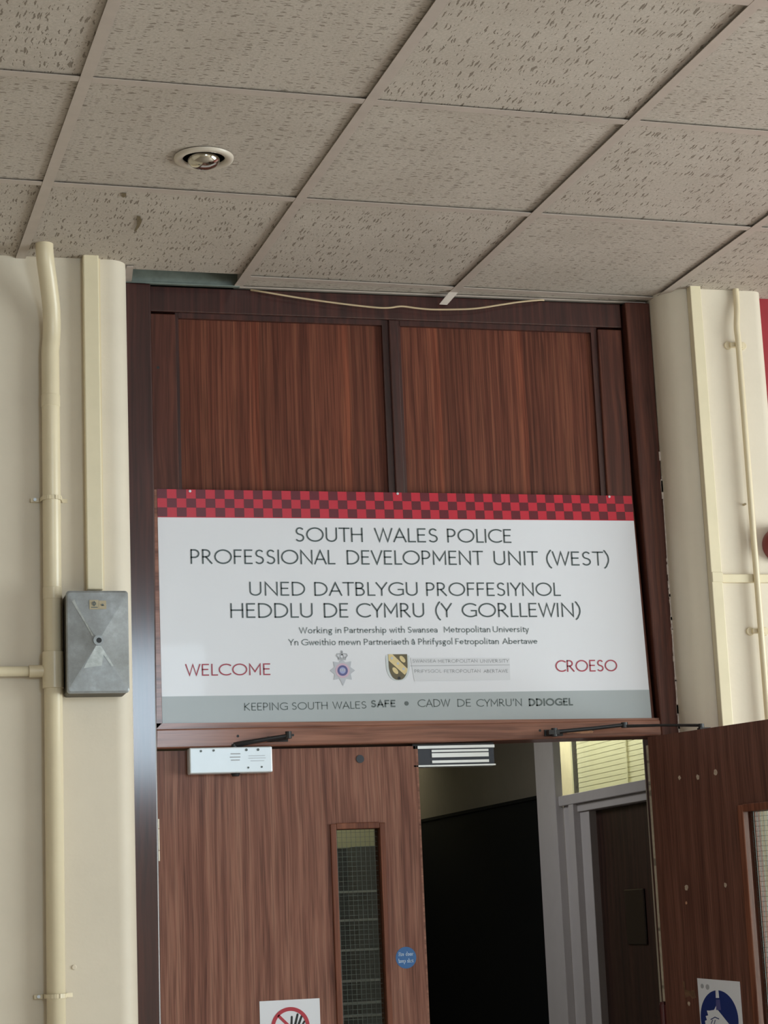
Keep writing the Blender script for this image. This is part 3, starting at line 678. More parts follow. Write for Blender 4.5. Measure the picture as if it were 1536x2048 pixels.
obj('transom_glass', bx(bm_(), XR + 0.05, XR + 0.056, 2.12, 3.315, 2.078, 2.56), 'glass', df3)
D3 = obj('door_3', bx(bm_(), XR + 0.045, XR + 0.085, 2.12, 3.03, 0.01, 1.998), 'corr_door'); struct(D3, 'dark brown door inside the grey corridor frame', 'door')
b = bm_(); w0, w1 = 2.53, 2.74
bx(b, XR + 0.036, XR + 0.045, w0, w1, 1.44, 1.66); obj('dark_plate', b, 'plate_dark', D3, bev=0.004)
# side room behind the transom light
b = bm_(); bx(b, 2.5, 2.6, 1.8, 6.2, 0, 2.95); bx(b, XR + 0.1, 2.5, 1.8, 1.9, 0, 2.95); bx(b, XR + 0.1, 2.6, 1.8, 6.2, 2.9, 2.95)
struct(obj('wall_side_room', b, 'room_cream'), 'lit cream side room behind the transom light', 'wall')
bl = thing('window_blind', 'cream slatted blind in the lit room seen through the transom light', 'blind', (2.2, 3.9, 0))
b = bm_()
for i in range(38):
    z = 1.75 + i * 0.025
    v = [b.verts.new(p) for p in ((-0.0009, -0.83, z), (-0.0009, 0.83, z), (0.0009, 0.83, z + 0.0253), (0.0009, -0.83, z + 0.0253))]; b.faces.new(v)
    v2 = [b.verts.new(Vector(p.co) + Vector((0.001, 0, 0.001))) for p in v]; b.faces.new(v2[::-1])
obj('slats', b, 'blind', bl)
obj('headrail', bx(bm_(), -0.02, 0.02, -0.85, 0.85, 2.70, 2.74), 'corr_frame', bl)
for y in (-0.55, 0.12): obj('ladder_tape', bx(bm_(), -0.012, -0.010, y - 0.012, y + 0.012, 1.75, 2.70), 'blind', bl)
b = bm_(); bx(b, 2.195, 2.24, 4.765, 4.787, 0, 2.9); struct(obj('trim_2', b, 'corr_dark'), 'thin dark window post beside the blind', 'trim')
b = bm_(); bx(b, 2.2, 2.24, 4.79, 6.19, 0, 2.9); struct(obj('trim_3', b, 'room_cream'), 'plain cream panel beside the blind', 'trim')

# dark rack seen through the wired glass
rk = thing('storage_rack', 'dark rack with pale shelf edges seen through the wired glass panel', 'rack', (1.15, 5.95, 0))
obj('back_panel', bx(bm_(), -0.35, 0.145, 0.18, 0.2, 0.02, 1.98), 'rack_black', rk)
obj('side_panel', bx(bm_(), 0.145, 0.44, -0.02, 0.2, 0.02, 1.98), 'rack_grey', rk)
obj('side_panel', bx(bm_(), -0.37, -0.35, -0.02, 0.2, 0.0, 1.99), 'rack_black', rk)
for z in (1.732, 1.577, 1.415, 1.248, 1.13, 1.06, 0.9, 0.74, 0.58, 0.42):
    sh = obj('shelf', bx(bm_(), -0.35, 0.44, -0.025, 0.17 if z < 0 else -0.022, z - 0.006, z + 0.006), 'rack_edge', rk)

# ================================================================== THINGS
# ---- the big sign
sg_ = thing('wall_sign', 'large white bilingual police unit sign with red chequered top over the doors', 'sign', (0, 0, 2.09))
ZO = 2.09
def sgn(name, b, mat, parent=None, label=None):
    for v in b.verts: v.co.z -= ZO
    return obj(name, b, mat, parent or sg_, label=label)
SY = -0.0065
def sx_at(side, z):     # the board's side edges
    t = (z - 2.10) / (2.717 - 2.10)
    return (-0.663 + t * (-0.002)) if side < 0 else (0.680 - 0.015 * t)
sgn('board', prism_xz(bm_(), [(-0.663, 2.1035), (0.680, 2.0955), (0.665, 2.716), (-0.665, 2.718)], -0.006, -0.0008), 'sign_white')
def band(z0, z1): return [(sx_at(-1, z0), z0), (sx_at(1, z0), z0), (sx_at(1, z1), z1), (sx_at(-1, z1), z1)]
sgn('checker_band', flat_xz(bm_(), [(sx_at(-1, 2.644), 2.6425), (sx_at(1, 2.644), 2.6455), (0.665, 2.716), (-0.665, 2.718)], SY), 'sign_red', label='red band with maroon squares')
b = bm_(); NCOL = 52
for r in range(3):
    for c in range(NCOL):
        if (r + c) % 2: continue
        def pt(i, j):
            t = i / NCOL; zt = 2.718 - 0.002 * t; zb = 2.6445 + 0.003 * t
            return (-0.665 + (1.33 + 0.003 * j / 3) * t, zt + (zb - zt) * j / 3)
        flat_xz(b, [pt(c, r), pt(c + 1, r), pt(c + 1, r + 1), pt(c, r + 1)], SY - 0.0004)
sgn('checker_squares', b, 'sign_maroon')
sgn('footer_band', flat_xz(bm_(), [(-0.663, 2.1035), (0.680, 2.0955), (sx_at(1, 2.172), 2.1735), (sx_at(-1, 2.172), 2.1725)], SY), 'sign_grey', label='grey footer band')
TX = [('main', [('SOUTH', -0.2983, -0.1135, 2.5798, 0.0391), ('WALES', -0.0817, 0.0958, 2.58, 0.0388), ('POLICE', 0.1225, 0.3049, 2.5801, 0.0384)]),
('main', [('PROFESSIONAL', -0.5804, -0.1914, 2.5189, 0.039), ('DEVELOPMENT', -0.16, 0.2215, 2.5186, 0.0391), ('UNIT', 0.2513, 0.3791, 2.5183, 0.0392), ('(WEST)', 0.4021, 0.586, 2.5181, 0.0393)]),
('main', [('UNED', -0.4266, -0.2762, 2.4345, 0.0372), ('DATBLYGU', -0.2518, 0.0328, 2.4341, 0.0371), ('PROFFESIYNOL', 0.0565, 0.4389, 2.4335, 0.037)]),
('main', [('HEDDLU', -0.4787, -0.2579, 2.3758, 0.039), ('DE', -0.2281, -0.1614, 2.3757, 0.0389), ('CYMRU', -0.1395, 0.0482, 2.3756, 0.0389), ('(Y', 0.0789, 0.1265, 2.3756, 0.0388), ('GORLLEWIN)', 0.1532, 0.4932, 2.3755, 0.0388)]),
('small', [('Working', -0.2971, -0.2066, 2.334, 0.0166), ('in', -0.1984, -0.1821, 2.3341, 0.0165), ('Partnership', -0.1739, -0.0589, 2.3341, 0.0165), ('with', -0.0507, -0.0079, 2.3342, 0.0165), ('Swansea', 0.0004, 0.0824, 2.3342, 0.0164), ('Metropolitan', 0.1006, 0.2314, 2.3343, 0.0164), ('University', 0.2385, 0.3409, 2.3343, 0.0163)]),
('small', [('Yn', -0.3264, -0.2995, 2.3024, 0.0168), ('Gweithio', -0.2915, -0.1983, 2.3023, 0.0167), ('mewn', -0.1901, -0.1309, 2.3023, 0.0166), ('Partneriaeth', -0.122, 0.0017, 2.3022, 0.0165), ('â', 0.0087, 0.0184, 2.3021, 0.0164), ('Phrifysgol', 0.0281, 0.1228, 2.3021, 0.0163), ('Fetropolitan', 0.1312, 0.2537, 2.302, 0.0162), ('Abertawe', 0.2636, 0.3633, 2.3019, 0.016)]),
('red', [('WELCOME', -0.6011, -0.3769, 2.225, 0.0308)]),
('red', [('CROESO', 0.4111, 0.5894, 2.2252, 0.0318)]),
('foot', [('KEEPING', -0.4489, -0.3333, 2.1329, 0.02), ('SOUTH', -0.3226, -0.2269, 2.1333, 0.0196), ('WALES', -0.214, -0.1221, 2.1337, 0.0193)]),
('footb', [('SAFE', -0.1097, -0.0428, 2.1363, 0.0194)]),
('foot', [('CADW', 0.0183, 0.1088, 2.1354, 0.0204), ('DE', 0.1283, 0.1659, 2.1348, 0.0203), ("CYMRU'N", 0.1813, 0.3093, 2.134, 0.0202)]),
('footb', [('DDIOGEL', 0.3292, 0.4546, 2.1333, 0.0207)]),
('crest', [('SWANSEA', 0.0092, 0.0743, 2.2536, 0.0094), ('METROPOLITAN', 0.0799, 0.1903, 2.2527, 0.0094), ('UNIVERSITY', 0.1974, 0.2792, 2.2518, 0.0095)]),
('crest', [('PRIFYSGOL', 0.0135, 0.0883, 2.2265, 0.009), ('FETROPOLITAN', 0.0953, 0.1973, 2.2256, 0.0092), ('ABERTAWE', 0.2058, 0.2748, 2.2247, 0.0094)])]
STY = {'main': ('ink', 0.095), 'small': ('ink_soft', 0.125), 'red': ('ink_red', 0.105), 'foot': ('ink_foot', 0.11), 'footb': ('ink_foot', 0.20), 'crest': ('ink_crest', 0.15)}
for st, ws in TX:
    for w, x0, x1, z, h in ws:
        sgn('lettering', word(bm_(), w, x0, x1, z, h, SY - 0.0006, STY[st][1]), STY[st][0], label={'main': 'dark grey capitals', 'small': 'small grey text', 'red': 'dull red capitals', 'foot': 'grey footer capitals', 'footb': 'bold grey footer capitals', 'crest': 'faint grey small capitals'}[st])
sgn('bullet', disc_xz(bm_(), -0.0122, 2.1455, 0.0058, SY - 0.0008, SY - 0.0004, 20), 'ink_foot')
# police badge: eight-pointed star, crown, ringed disc
CX, CZ = -0.1832, 2.2347
b = bm_(); pts = []
for i in range(16):
    a = PI / 2 + i * PI / 8
    R = (0.0405 if i == 8 else 0.034 if i in (4, 12) else 0.029 if i == 0 else 0.0345) if i % 2 == 0 else 0.0235
    pts.append((CX + R * math.cos(a), CZ + R * math.sin(a)))
star = sgn('star_badge', prism_xz(b, pts, SY - 0.0006, SY - 0.0003), 'badge_silver', label='silver police star with crown')
def sgc(name, b, mat, par):
    return sgn(name, b, mat, par)
b = bm_(); cz0 = 2.2625
prism_xz(b, [(CX - 0.010, cz0), (CX + 0.010, cz0), (CX + 0.0105, cz0 + 0.006), (CX - 0.0105, cz0 + 0.006)], SY - 0.001, SY - 0.0006)
for s in (-1, 1):
    ribbon(b, [(CX + s * 0.0095, cz0 + 0.006), (CX + s * 0.0145, cz0 + 0.012), (CX + s * 0.012, cz0 + 0.0165), (CX + s * 0.006, cz0 + 0.0165), (CX, cz0 + 0.0145)], 0.0013, SY - 0.001)
    ribbon(b, [(CX + s * 0.004, cz0 + 0.006), (CX + s * 0.0055, cz0 + 0.011), (CX, cz0 + 0.0145)], 0.001, SY - 0.001)
disc_xz(b, CX, cz0 + 0.018, 0.0028, SY - 0.001, SY - 0.0006, 14)
bx(b, CX - 0.0008, CX + 0.0008, SY - 0.001, SY - 0.0006, cz0 + 0.019, cz0 + 0.0255); bx(b, CX - 0.003, CX + 0.003, SY - 0.001, SY - 0.0006, cz0 + 0.0218, cz0 + 0.0234)
sgc('crown', b, 'badge_crown', star)
sgc('wreath', ring_xz(bm_(), CX, CZ, 0.0125, 0.0195, SY - 0.001, SY - 0.0006, 32), 'badge_pink', star)
sgc('ring', ring_xz(bm_(), CX, CZ, 0.0085, 0.0140, SY - 0.0014, SY - 0.0008, 32), 'badge_blue', star)
b = bm_(); disc_xz(b, CX, CZ, 0.0088, SY - 0.0012, SY - 0.0007, 24); sgc('disc', b, 'badge_light', star)
b = bm_()
for dx in (-0.004, 0, 0.004): prism_xz(b, [(CX + dx - 0.0006, CZ - 0.003), (CX + dx + 0.0006, CZ - 0.003), (CX + dx * 1.5 + 0.0018, CZ + 0.004), (CX + dx * 1.5 - 0.0018, CZ + 0.004)], SY - 0.0016, SY - 0.0012)
sgc('feathers', b, 'badge_silver', star)
# shield and faint text block
crest = sgn('crest_block', flat_xz(bm_(), [(0.012, 2.2045), (0.2800, 2.2045), (0.2815, 2.2645), (0.004, 2.2665)], SY - 0.0003), 'crest_bg', label='faint grey crest block')
sgc('rule', bx(bm_(), 0.003, 0.2805, SY - 0.0008, SY - 0.0004, 2.2447, 2.2462), 'ink_crest', crest)
def shield(x0, x1, z1, z0, n=12):
    m = (x0 + x1) / 2; h = z1 - z0; pts = [(x0, z1), (x1, z1)]
    for i in range(n + 1):
        t = i / n; pts.append((m + (x1 - m) * (math.cos(t * PI / 2) ** 0.75), z1 - h * 0.42 - h * 0.58 * math.sin(t * PI / 2) ** 1.1))
    return pts + [(2 * m - x, z) for x, z in pts[-2:2:-1]] + [(x0, z1 - h * 0.42)]
sh = sgn('shield', flat_xz(bm_(), shield(-0.0640, 0.0010, 2.2735, 2.2060), SY - 0.0004), 'shield_rim', label='gold and brown shield')
sgc('field', flat_xz(bm_(), shield(-0.0570, -0.0050, 2.2768, 2.2085), SY - 0.0008), 'shield_dark', sh)
b = bm_(); flat_xz(b, [(-0.0570, 2.2768), (-0.0455, 2.2768), (-0.0052, 2.2375), (-0.0078, 2.2290), (-0.0140, 2.2215), (-0.0565, 2.2600)], SY - 0.0012); sgc('bend', b, 'shield_cream', sh)
b = bm_()
for ox, oz in ((-0.0185, 2.2635), (-0.0395, 2.2330)):
    pts = []
    for i in range(20):
        t = 2 * PI * i / 20; u, v = 0.0105 * math.cos(t), 0.0058 * math.sin(t); a = math.radians(-52)
        pts.append((ox + u * math.cos(a) - v * math.sin(a), oz + u * math.sin(a) + v * math.cos(a)))
    flat_xz(b, pts, SY - 0.0012)
sgc('ovals', b, 'shield_cream', sh)
b = bm_()
for ox, oz in ((-0.0475, 2.2665), (-0.0315, 2.2520), (-0.0165, 2.2375)): disc_xz(b, ox, oz, 0.0035, SY - 0.0016, SY - 0.0012, 12)
sgc('roundels', b, 'badge_silver', sh)
b = bm_(); disc_xz(b, -0.0300, 2.2130, 0.0040, SY - 0.0016, SY - 0.0012, 14); sgc('tip', b, 'black', sh)
for x, z in ((-0.578, 2.713), (-0.012, 2.7135), (0.598, 2.7125)):
    sgn('fixing_screw', disc_xz(bm_(), x, z, 0.0034, SY - 0.0022, SY - 0.0005, 14), 'steel_matte')

# ---- left pipe with swan-neck, couplings and clips
PX, PY, PR = -0.957, -0.192, 0.0225
pl = thing('conduit_pipe', 'thick cream vertical pipe on the left wall, bent forward at the ceiling', 'pipe', (PX, -0.165, 0))
path = [(0, PY + 0.165, 0.0), (0, PY + 0.165, 3.03)] + [tuple(v) for v in smooth_path([(0, PY + 0.165, 3.03), (0.004, PY + 0.163, 3.08), (0.002, PY + 0.148, 3.14), (-0.008, PY + 0.118, 3.20), (-0.017, PY + 0.095, 3.25), (-0.020, PY + 0.090, 3.30), (-0.021, PY + 0.088, 3.40)], 6)][1:]
obj('pipe_run', tube(bm_(), path, PR, 20), 'cream_gloss', pl, smooth=True)
for z0, z1, r in ((2.175, 2.265, 0.0262), (2.395, 2.425, 0.0236), (2.885, 2.915, 0.0236)):
    b = bm_(); tube(b, [(0, -0.027, z0), (0, -0.027, z1)], r, 20); autosmooth(obj('coupling', b, 'cream_gloss', pl, bev=0.001))
for z in (2.649, 1.443, 0.6):
    b = bm_()
    pts = [(-0.046, 0.0, z), (-0.030, -0.004, z)] + [( -0.0255 * math.cos(t), -0.027 - 0.0255 * math.sin(t), z) for t in [PI * i / 12 for i in range(13)]] + [(0.030, -0.004, z), (0.042, 0.0, z)]
    for p, q in zip(pts, pts[1:]):
        v = [b.verts.new((p[0], p[1], z - 0.005)), b.verts.new((q[0], q[1], z - 0.005)), b.verts.new((q[0], q[1], z + 0.005)), b.verts.new((p[0], p[1], z + 0.005))]; b.faces.new(v)
    bx(b, -0.050, -0.030, -0.012, 0.0, z - 0.0055, z + 0.0045)
    cl = obj('pipe_clip', b, 'cream_gloss', pl)
    s = cl.modifiers.new('solid', 'SOLIDIFY'); s.thickness = 0.002
    b = bm_(); tube(b, [(-0.040, -0.012, z), (-0.040, -0.017, z)], 0.0042, 10); obj('clip_screw', b, 'steel_matte', cl)
hp = thing('conduit_pipe', 'thin cream horizontal pipe joining the thick left pipe from the frame edge', 'pipe', (-1.4, -0.188, 2.2185))
obj('pipe_run', tube(bm_(), [(-1.5, 0, 0), (0.395, 0, 0)], 0.0125, 16), 'cream_gloss', hp, smooth=True)
b = bm_(); tube(b, [(0.385, 0, 0), (0.432, 0, 0)], 0.0152, 16); autosmooth(obj('coupling', b, 'cream_gloss', hp))

# ---- left vertical trunking strip and grey box
tk = thing('cable_trunking', 'cream vertical trunking strip above the grey metal box on the left wall', 'trunking', (-0.853, -0.165, 2.42))
obj('trunking_cover', bx(bm_(), -0.019, 0.021, -0.030, 0.0, 0, 0.90), 'cream_light', tk, bev=0.003)
obj('trunking_base', bx(bm_(), 0.021, 0.027, -0.005, 0.0, 0, 0.90), 'cream_gloss', tk)
bxr = thing('junction_box', 'scuffed grey metal box with pyramid cover on the left wall', 'metal box', (-0.8553, -0.165, 2.28))
w, h, dp = 0.0745, 0.1245, 0.088
def rrect(x0, x1, z0, z1, r, n=5):
    out = []
    for cx, cz, a in ((x1 - r, z0 + r, -90), (x1 - r, z1 - r, 0), (x0 + r, z1 - r, 90), (x0 + r, z0 + r, 180)):
        out += [(cx + r * math.cos(math.radians(a + 90 * i / n)), cz + r * math.sin(math.radians(a + 90 * i / n))) for i in range(n + 1)]
    return out
obj('body', prism_xz(bm_(), rrect(-w, w, -h, h, 0.008), -dp, 0), 'box_side', bxr)
b = bm_(); rim = rrect(-w - 0.001, w + 0.001, -h - 0.001, h + 0.001, 0.008); n = len(rim)
def lvl(k, y): return [b.verts.new((x * k, y, z * k)) for x, z in rim]
r0 = lvl(1.0, -dp + 0.0); r1 = lvl(1.0, -dp - 0.008); r2 = lvl(0.96, -dp - 0.011)
for p, q in ((r0, r1), (r1, r2)):
    for i in range(n): b.faces.new((p[i], p[(i + 1) % n], q[(i + 1) % n], q[i]))
k = 0.96; ap = 0.014
cr = [(-w * k, -h * k), (w * k, -h * k), (w * k, h * k), (-w * k, h * k)]
apx = b.verts.new((0, -dp - 0.011 - ap, 0))
m4 = n // 4
# facets meet along the diagonals (corner mid-vertices)
for i in range(n): b.faces.new((r2[i], r2[(i + 1) % n], apx))
b.faces.new(r0[::-1])
cov = obj('cover', b, 'box', bxr)
autosmooth(cov, 3.0)
autosmooth(obj('boss', disc_xz(bm_(), 0, 0.001, 0.0125, -dp - 0.026, -dp - 0.012, 24), 'box', cov))
obj('keyhole', disc_xz(bm_(), 0.001, 0.001, 0.0065, -dp - 0.0266, -dp - 0.020, 18), 'black', cov)
def face_y(x, z):
    return -dp - 0.011 - ap * (1 - max(abs(x) / (w * k), abs(z) / (h * k))) - 0.0006
b = bm_()
for q in ([(-0.017, 0.0785), (0.0055, 0.0785), (0.0055, 0.102), (-0.017, 0.102)], [(0.006, 0.079), (0.024, 0.079), (0.024, 0.100), (0.006, 0.100)]):
    b.faces.new([b.verts.new((x - 0.003, face_y(x - 0.003, z) - 0.0006, z)) for x, z in q])
st_ = obj('sticker', b, 'sticker', cov, label='small aged cream sticker')
b = bm_(); yy = face_y(0, 0.09) - 0.0016
ring_xz(b, -0.0085, 0.0925, 0.003, 0.0048, yy - 0.0005, yy + 0.0002, 16); bx(b, -0.0092, -0.0078, yy - 0.0005, yy + 0.0002, 0.086, 0.099); bx(b, -0.016, 0.000, yy - 0.0005, yy + 0.0002, 0.0822, 0.0842)
disc_xz(b, 0.012, 0.0895, 0.0028, yy - 0.0005, yy + 0.0002, 12); bx(b, 0.009, 0.016, yy - 0.0005, yy + 0.0002, 0.087, 0.0882)
obj('sticker_print', b, 'ink_foot', st_)
b = bm_()
for q in ([(-0.062, 0.098), (-0.056, 0.104), (-0.052, 0.0925), (-0.018, 0.026), (-0.012, 0.012), (-0.016, 0.013), (-0.030, 0.040)],
          [(-0.006, -0.012), (0.006, -0.012), (0.036, -0.060), (0.032, -0.062), (0.012, -0.034), (0.008, -0.060), (-0.012, -0.062), (-0.036, -0.066), (-0.028, -0.050)]):
    b.faces.new([b.verts.new((x, face_y(x, z) - 0.0002, z)) for x, z in q])
obj('scuff', b, 'scuff', cov, label='bright worn scuff')

# ---- right trunking, thin conduit, horizontal trunking, red bell
tr = thing('cable_trunking', 'cream vertical trunking strip on the right pillar edge', 'trunking', (0.842, -0.125, 0))
obj('trunking_cover', bx(bm_(), -0.0195, 0.0125, -0.026, 0.0, 0, 3.30), 'cream_light', tr, bev=0.002)
obj('trunking_base', bx(bm_(), 0.0125, 0.016, -0.004, 0.0, 0, 3.30), 'cream_gloss', tr)
hr = thing('cable_trunking', 'short horizontal cream trunking crossing the right pillar behind the thin conduit', 'trunking', (0.87, -0.125, 2.461))
obj('trunking_cover', bx(bm_(), -0.010, 0.175, -0.014, 0.0, -0.0115, 0.0115), 'cream_light', hr, bev=0.002)
obj('end_piece', bx(bm_(), -0.046, -0.0145, -0.0285, -0.0262, -0.0125, 0.0145), 'cream_light', hr, bev=0.001)
cp = thing('conduit_pipe', 'thin cream vertical conduit on the right pillar, kinked near the ceiling', 'pipe', (0.957, -0.125, 0))
path = [(0, -0.024, 0.0), (0, -0.024, 3.11)] + [tuple(v) for v in smooth_path([(0, -0.024, 3.11), (0.0, -0.024, 3.14), (0.000, -0.022, 3.175), (0.006, -0.018, 3.22), (0.010, -0.013, 3.26), (0.010, -0.012, 3.34)], 6)][1:]
obj('pipe_run', tube(bm_(), path, 0.0085, 14), 'cream_gloss', cp, smooth=True)
for z in (3.125, 2.316, 1.5):
    b = bm_(); disc_xz(b, -0.022, z, 0.0115, -0.006, 0, 24); disc_xz(b, 0.022, z, 0.0115, -0.006, 0, 24); bx(b, -0.02, 0.02, -0.016, 0, z - 0.006, z + 0.006)
    autosmooth(obj('saddle', b, 'cream_gloss', cp, bev=0.001))
obj('saddle_screw', disc_xz(bm_(), -0.0115, 2.669, 0.0032, -0.012, 0, 12), 'screw', cp)
bl_ = thing('alarm_bell', 'dull red round bell cut off by the right frame edge', 'bell', (1.040, -0.125, 2.555))
# rounded dome, axis towards the hall
b = bm_(); prof = [(0.048, 0.0), (0.050, -0.012), (0.050, -0.030), (0.046, -0.046), (0.026, -0.055), (0.0, -0.058)]; n = 32; rows = []
for r, y in prof: rows.append([b.verts.new((r * math.cos(2 * PI * i / n), y, r * math.sin(2 * PI * i / n))) for i in range(n)] if r > 0 else [b.verts.new((0, y, 0))])
for p, q in zip(rows, rows[1:]):
    for i in range(n):
        if len(q) == 1: b.faces.new((p[i], p[(i + 1) % n], q[0]))
        else: b.faces.new((p[i], p[(i + 1) % n], q[(i + 1) % n], q[i]))
autosmooth(obj('gong', b, 'bell', bl_), 60)
obj('back_plate', disc_xz(bm_(), 0, 0, 0.04, -0.004, 0.0, 24), 'bell', bl_)

# ---- loose cable
cb = obj('loose_cable', tube(bm_(), smooth_path([(-0.40, -0.008, 3.273), (-0.361, -0.026, 3.262), (-0.265, -0.027, 3.249), (-0.153, -0.026, 3.238), (-0.06, -0.026, 3.231), (-0.02, -0.027, 3.231), (0.017, -0.027, 3.2365), (0.06, -0.027, 3.233), (0.103, -0.027, 3.231), (0.17, -0.027, 3.2335), (0.233, -0.026, 3.239), (0.307, -0.025, 3.253), (0.36, -0.024, 3.263), (0.419, -0.020, 3.272), (0.44, -0.006, 3.277)], 8), 0.0026, 10), 'cable', smooth=True)
tag(cb, 'thin cream cable drooping below the ceiling across the dark top rail', 'cable')

# ---- downlight
dl = thing('downlight', 'round recessed ceiling downlight with silvered bulb', 'ceiling light', (DL[0], DL[1], ZC))
autosmooth(obj('trim_ring', lathe_z(bm_(), [(0.0478, 0.004), (0.048, -0.001), (0.052, -0.0035), (0.061, -0.004), (0.0665, -0.002), (0.0675, 0.003), (0.060, 0.004), (0.0478, 0.004)], 0, 0, 48), 'enamel', dl), 70)
autosmooth(obj('can', lathe_z(bm_(), [(0.0495, 0.003), (0.0492, 0.06), (0.046, 0.085), (0.0, 0.09)], 0, 0, 40), 'can', dl), 60)
autosmooth(obj('bulb', lathe_z(bm_(), [(0.0, -0.023), (0.014, -0.0215), (0.027, -0.0165), (0.035, -0.009), (0.0365, -0.002), (0.0365, 0.010), (0.031, 0.026), (0.022, 0.045), (0.014, 0.06), (0.013, 0.085), (0.0, 0.086)], 0, 0, 40), 'bulb', dl), 80)

# ---- left door closer
cl1 = thing('door_closer', 'bright silver boxed door closer at the top of the left leaf', 'door closer', (-0.4915, 0.010, 2.004))
b = bm_(); bx(b, -0.1075, 0.1075, -0.042, 0.0, -0.0325, 0.0335)
obj('cover', b, 'closer', cl1, bev=0.003)
b = bm_()
for i, (x0, x1, z) in enumerate(((-0.001, 0.024, 0.016), (-0.003, 0.024, 0.0075), (0.0, 0.022, 0.0)) ): bx(b, x0, x1, -0.0432, -0.0425, z - 0.0012, z + 0.0012)
for x0, x1, z in ((0.045, 0.090, 0.004), (0.050, 0.086, -0.003), (0.045, 0.088, 0.010)): bx(b, x0, x1, -0.0430, -0.0425, z - 0.0005, z + 0.0005)
obj('print', b, 'ink_crest', cl1)
for x, z, r in ((0.040, 0.0255, 0.0035), (0.0705, 0.0255, 0.0035), (-0.045, 0.0255, 0.003), (0.044, -0.020, 0.0025), (0.079, -0.019, 0.0025), (-0.078, 0.0245, 0.003)): obj('cover_screw', disc_xz(bm_(), x, z, r, -0.0434, -0.0425, 12), 'ink_foot', cl1)
b = bm_(); tube(b, [(0.014, -0.022, -0.0325), (0.014, -0.022, -0.040)], [0.0125, 0.009], 16); autosmooth(obj('spindle_cap', b, 'black_metal', cl1))
b = bm_(); tube(b, [(0.012, -0.022, 0.0335), (0.012, -0.022, 0.042)], 0.010, 14)
tube(b, [(0.012, -0.024, 0.040), (0.06, -0.042, 0.047), (0.148, -0.060, 0.0585)], [0.0075, 0.006, 0.005], 10); tube(b, [(0.148, -0.060, 0.051), (0.148, -0.060, 0.069)], 0.0085, 12)
obj('arm', b, 'black_metal', cl1)
b = bm_(); tube(b, [(0.148, -0.055, 0.055), (0.12, -0.045, 0.052), (0.105, -0.034, 0.050)], 0.0055, 10); bx(b, 0.098, 0.152, -0.0345, -0.0285, 0.0455, 0.0595)
obj('foot_bracket', b, 'black_metal', cl1)
# ---- right door closer arm
cl2 = thing('door_closer', 'thin black closer arm from the rail to the open right leaf', 'door closer', (0.385, -0.018, 2.060))
b = bm_(); bx(b, -0.022, 0.030, -0.005, 0.0, -0.009, 0.008); bx(b, -0.018, 0.012, -0.030, -0.005, -0.007, 0.005); tube(b, [(0.0, -0.022, -0.012), (0.0, -0.022, 0.010)], 0.0085, 12)
obj('foot_bracket', b, 'black_metal', cl2)
b = bm_(); tube(b, [(0.0, -0.022, 0.0), (0.10, -0.035, 0.006), (0.192, -0.045, 0.0135)], [0.0055, 0.005, 0.005], 10); tube(b, [(0.192, -0.045, 0.006), (0.192, -0.045, 0.020)], 0.009, 12)
obj('arm', b, 'black_metal', cl2)
b = bm_(); tube(b, [(0.185, -0.043, 0.010), (0.27, -0.10, 0.0055), (0.355, -0.180, -0.004)], [0.0045, 0.0035, 0.004], 10); tube(b, [(0.355, -0.180, -0.012), (0.355, -0.180, 0.0)], 0.008, 12); bx(b, 0.345, 0.375, -0.195, -0.175, -0.016, -0.011)
obj('forearm', b, 'black_metal', cl2)
# ---- magnetic lock
ml = thing('magnetic_lock', 'shiny steel magnetic lock under the rail at the top of the opening', 'lock', (0.118, 0.012, 2.0065))
obj('housing', bx(bm_(), -0.112, 0.112, 0.002, 0.040, -0.026, 0.026), 'grey_dark', ml, bev=0.001)
b = bm_(); bx(b, -0.113, 0.113, -0.002, 0.041, 0.020, 0.0275); bx(b, -0.113, 0.114, -0.002, 0.041, -0.0275, -0.0235)
obj('edge_rail', b, 'steel', ml)
b = bm_()
for z0, z1 in ((0.0105, 0.0165), (-0.0035, 0.0075), (-0.0185, -0.0115)): bx(b, -0.062, 0.096, -0.001, 0.010, z0, z1)
obj('magnet_face', b, 'steel', ml, label='three bright steel bars')
obj('fixing_plate', bx(bm_(), -0.113, 0.113, 0.004, 0.060, 0.0277, 0.0335), 'black_metal', ml)

# ---- stickers and notices
fd = thing('fire_door_disc', 'round blue fire door sticker on the left leaf', 'sticker', (-0.039, 0.010, 1.4885))
obj('disc', disc_xz(bm_(), 0, 0, 0.0275, -0.0008, -0.0001, 40), 'label_blue', fd)
b = bm_(); word(b, 'Fire', -0.0190, -0.0055, 0.0045, 0.0095, -0.0011, 0.15); word(b, 'door', -0.0005, 0.0195, 0.0045, 0.0095, -0.0011, 0.15)
word(b, 'keep', -0.0200, -0.0015, -0.0125, 0.0095, -0.0011, 0.15); word(b, 'shut', 0.0030, 0.0190, -0.0125, 0.0095, -0.0011, 0.15)
obj('lettering', b, 'label_text', fd)

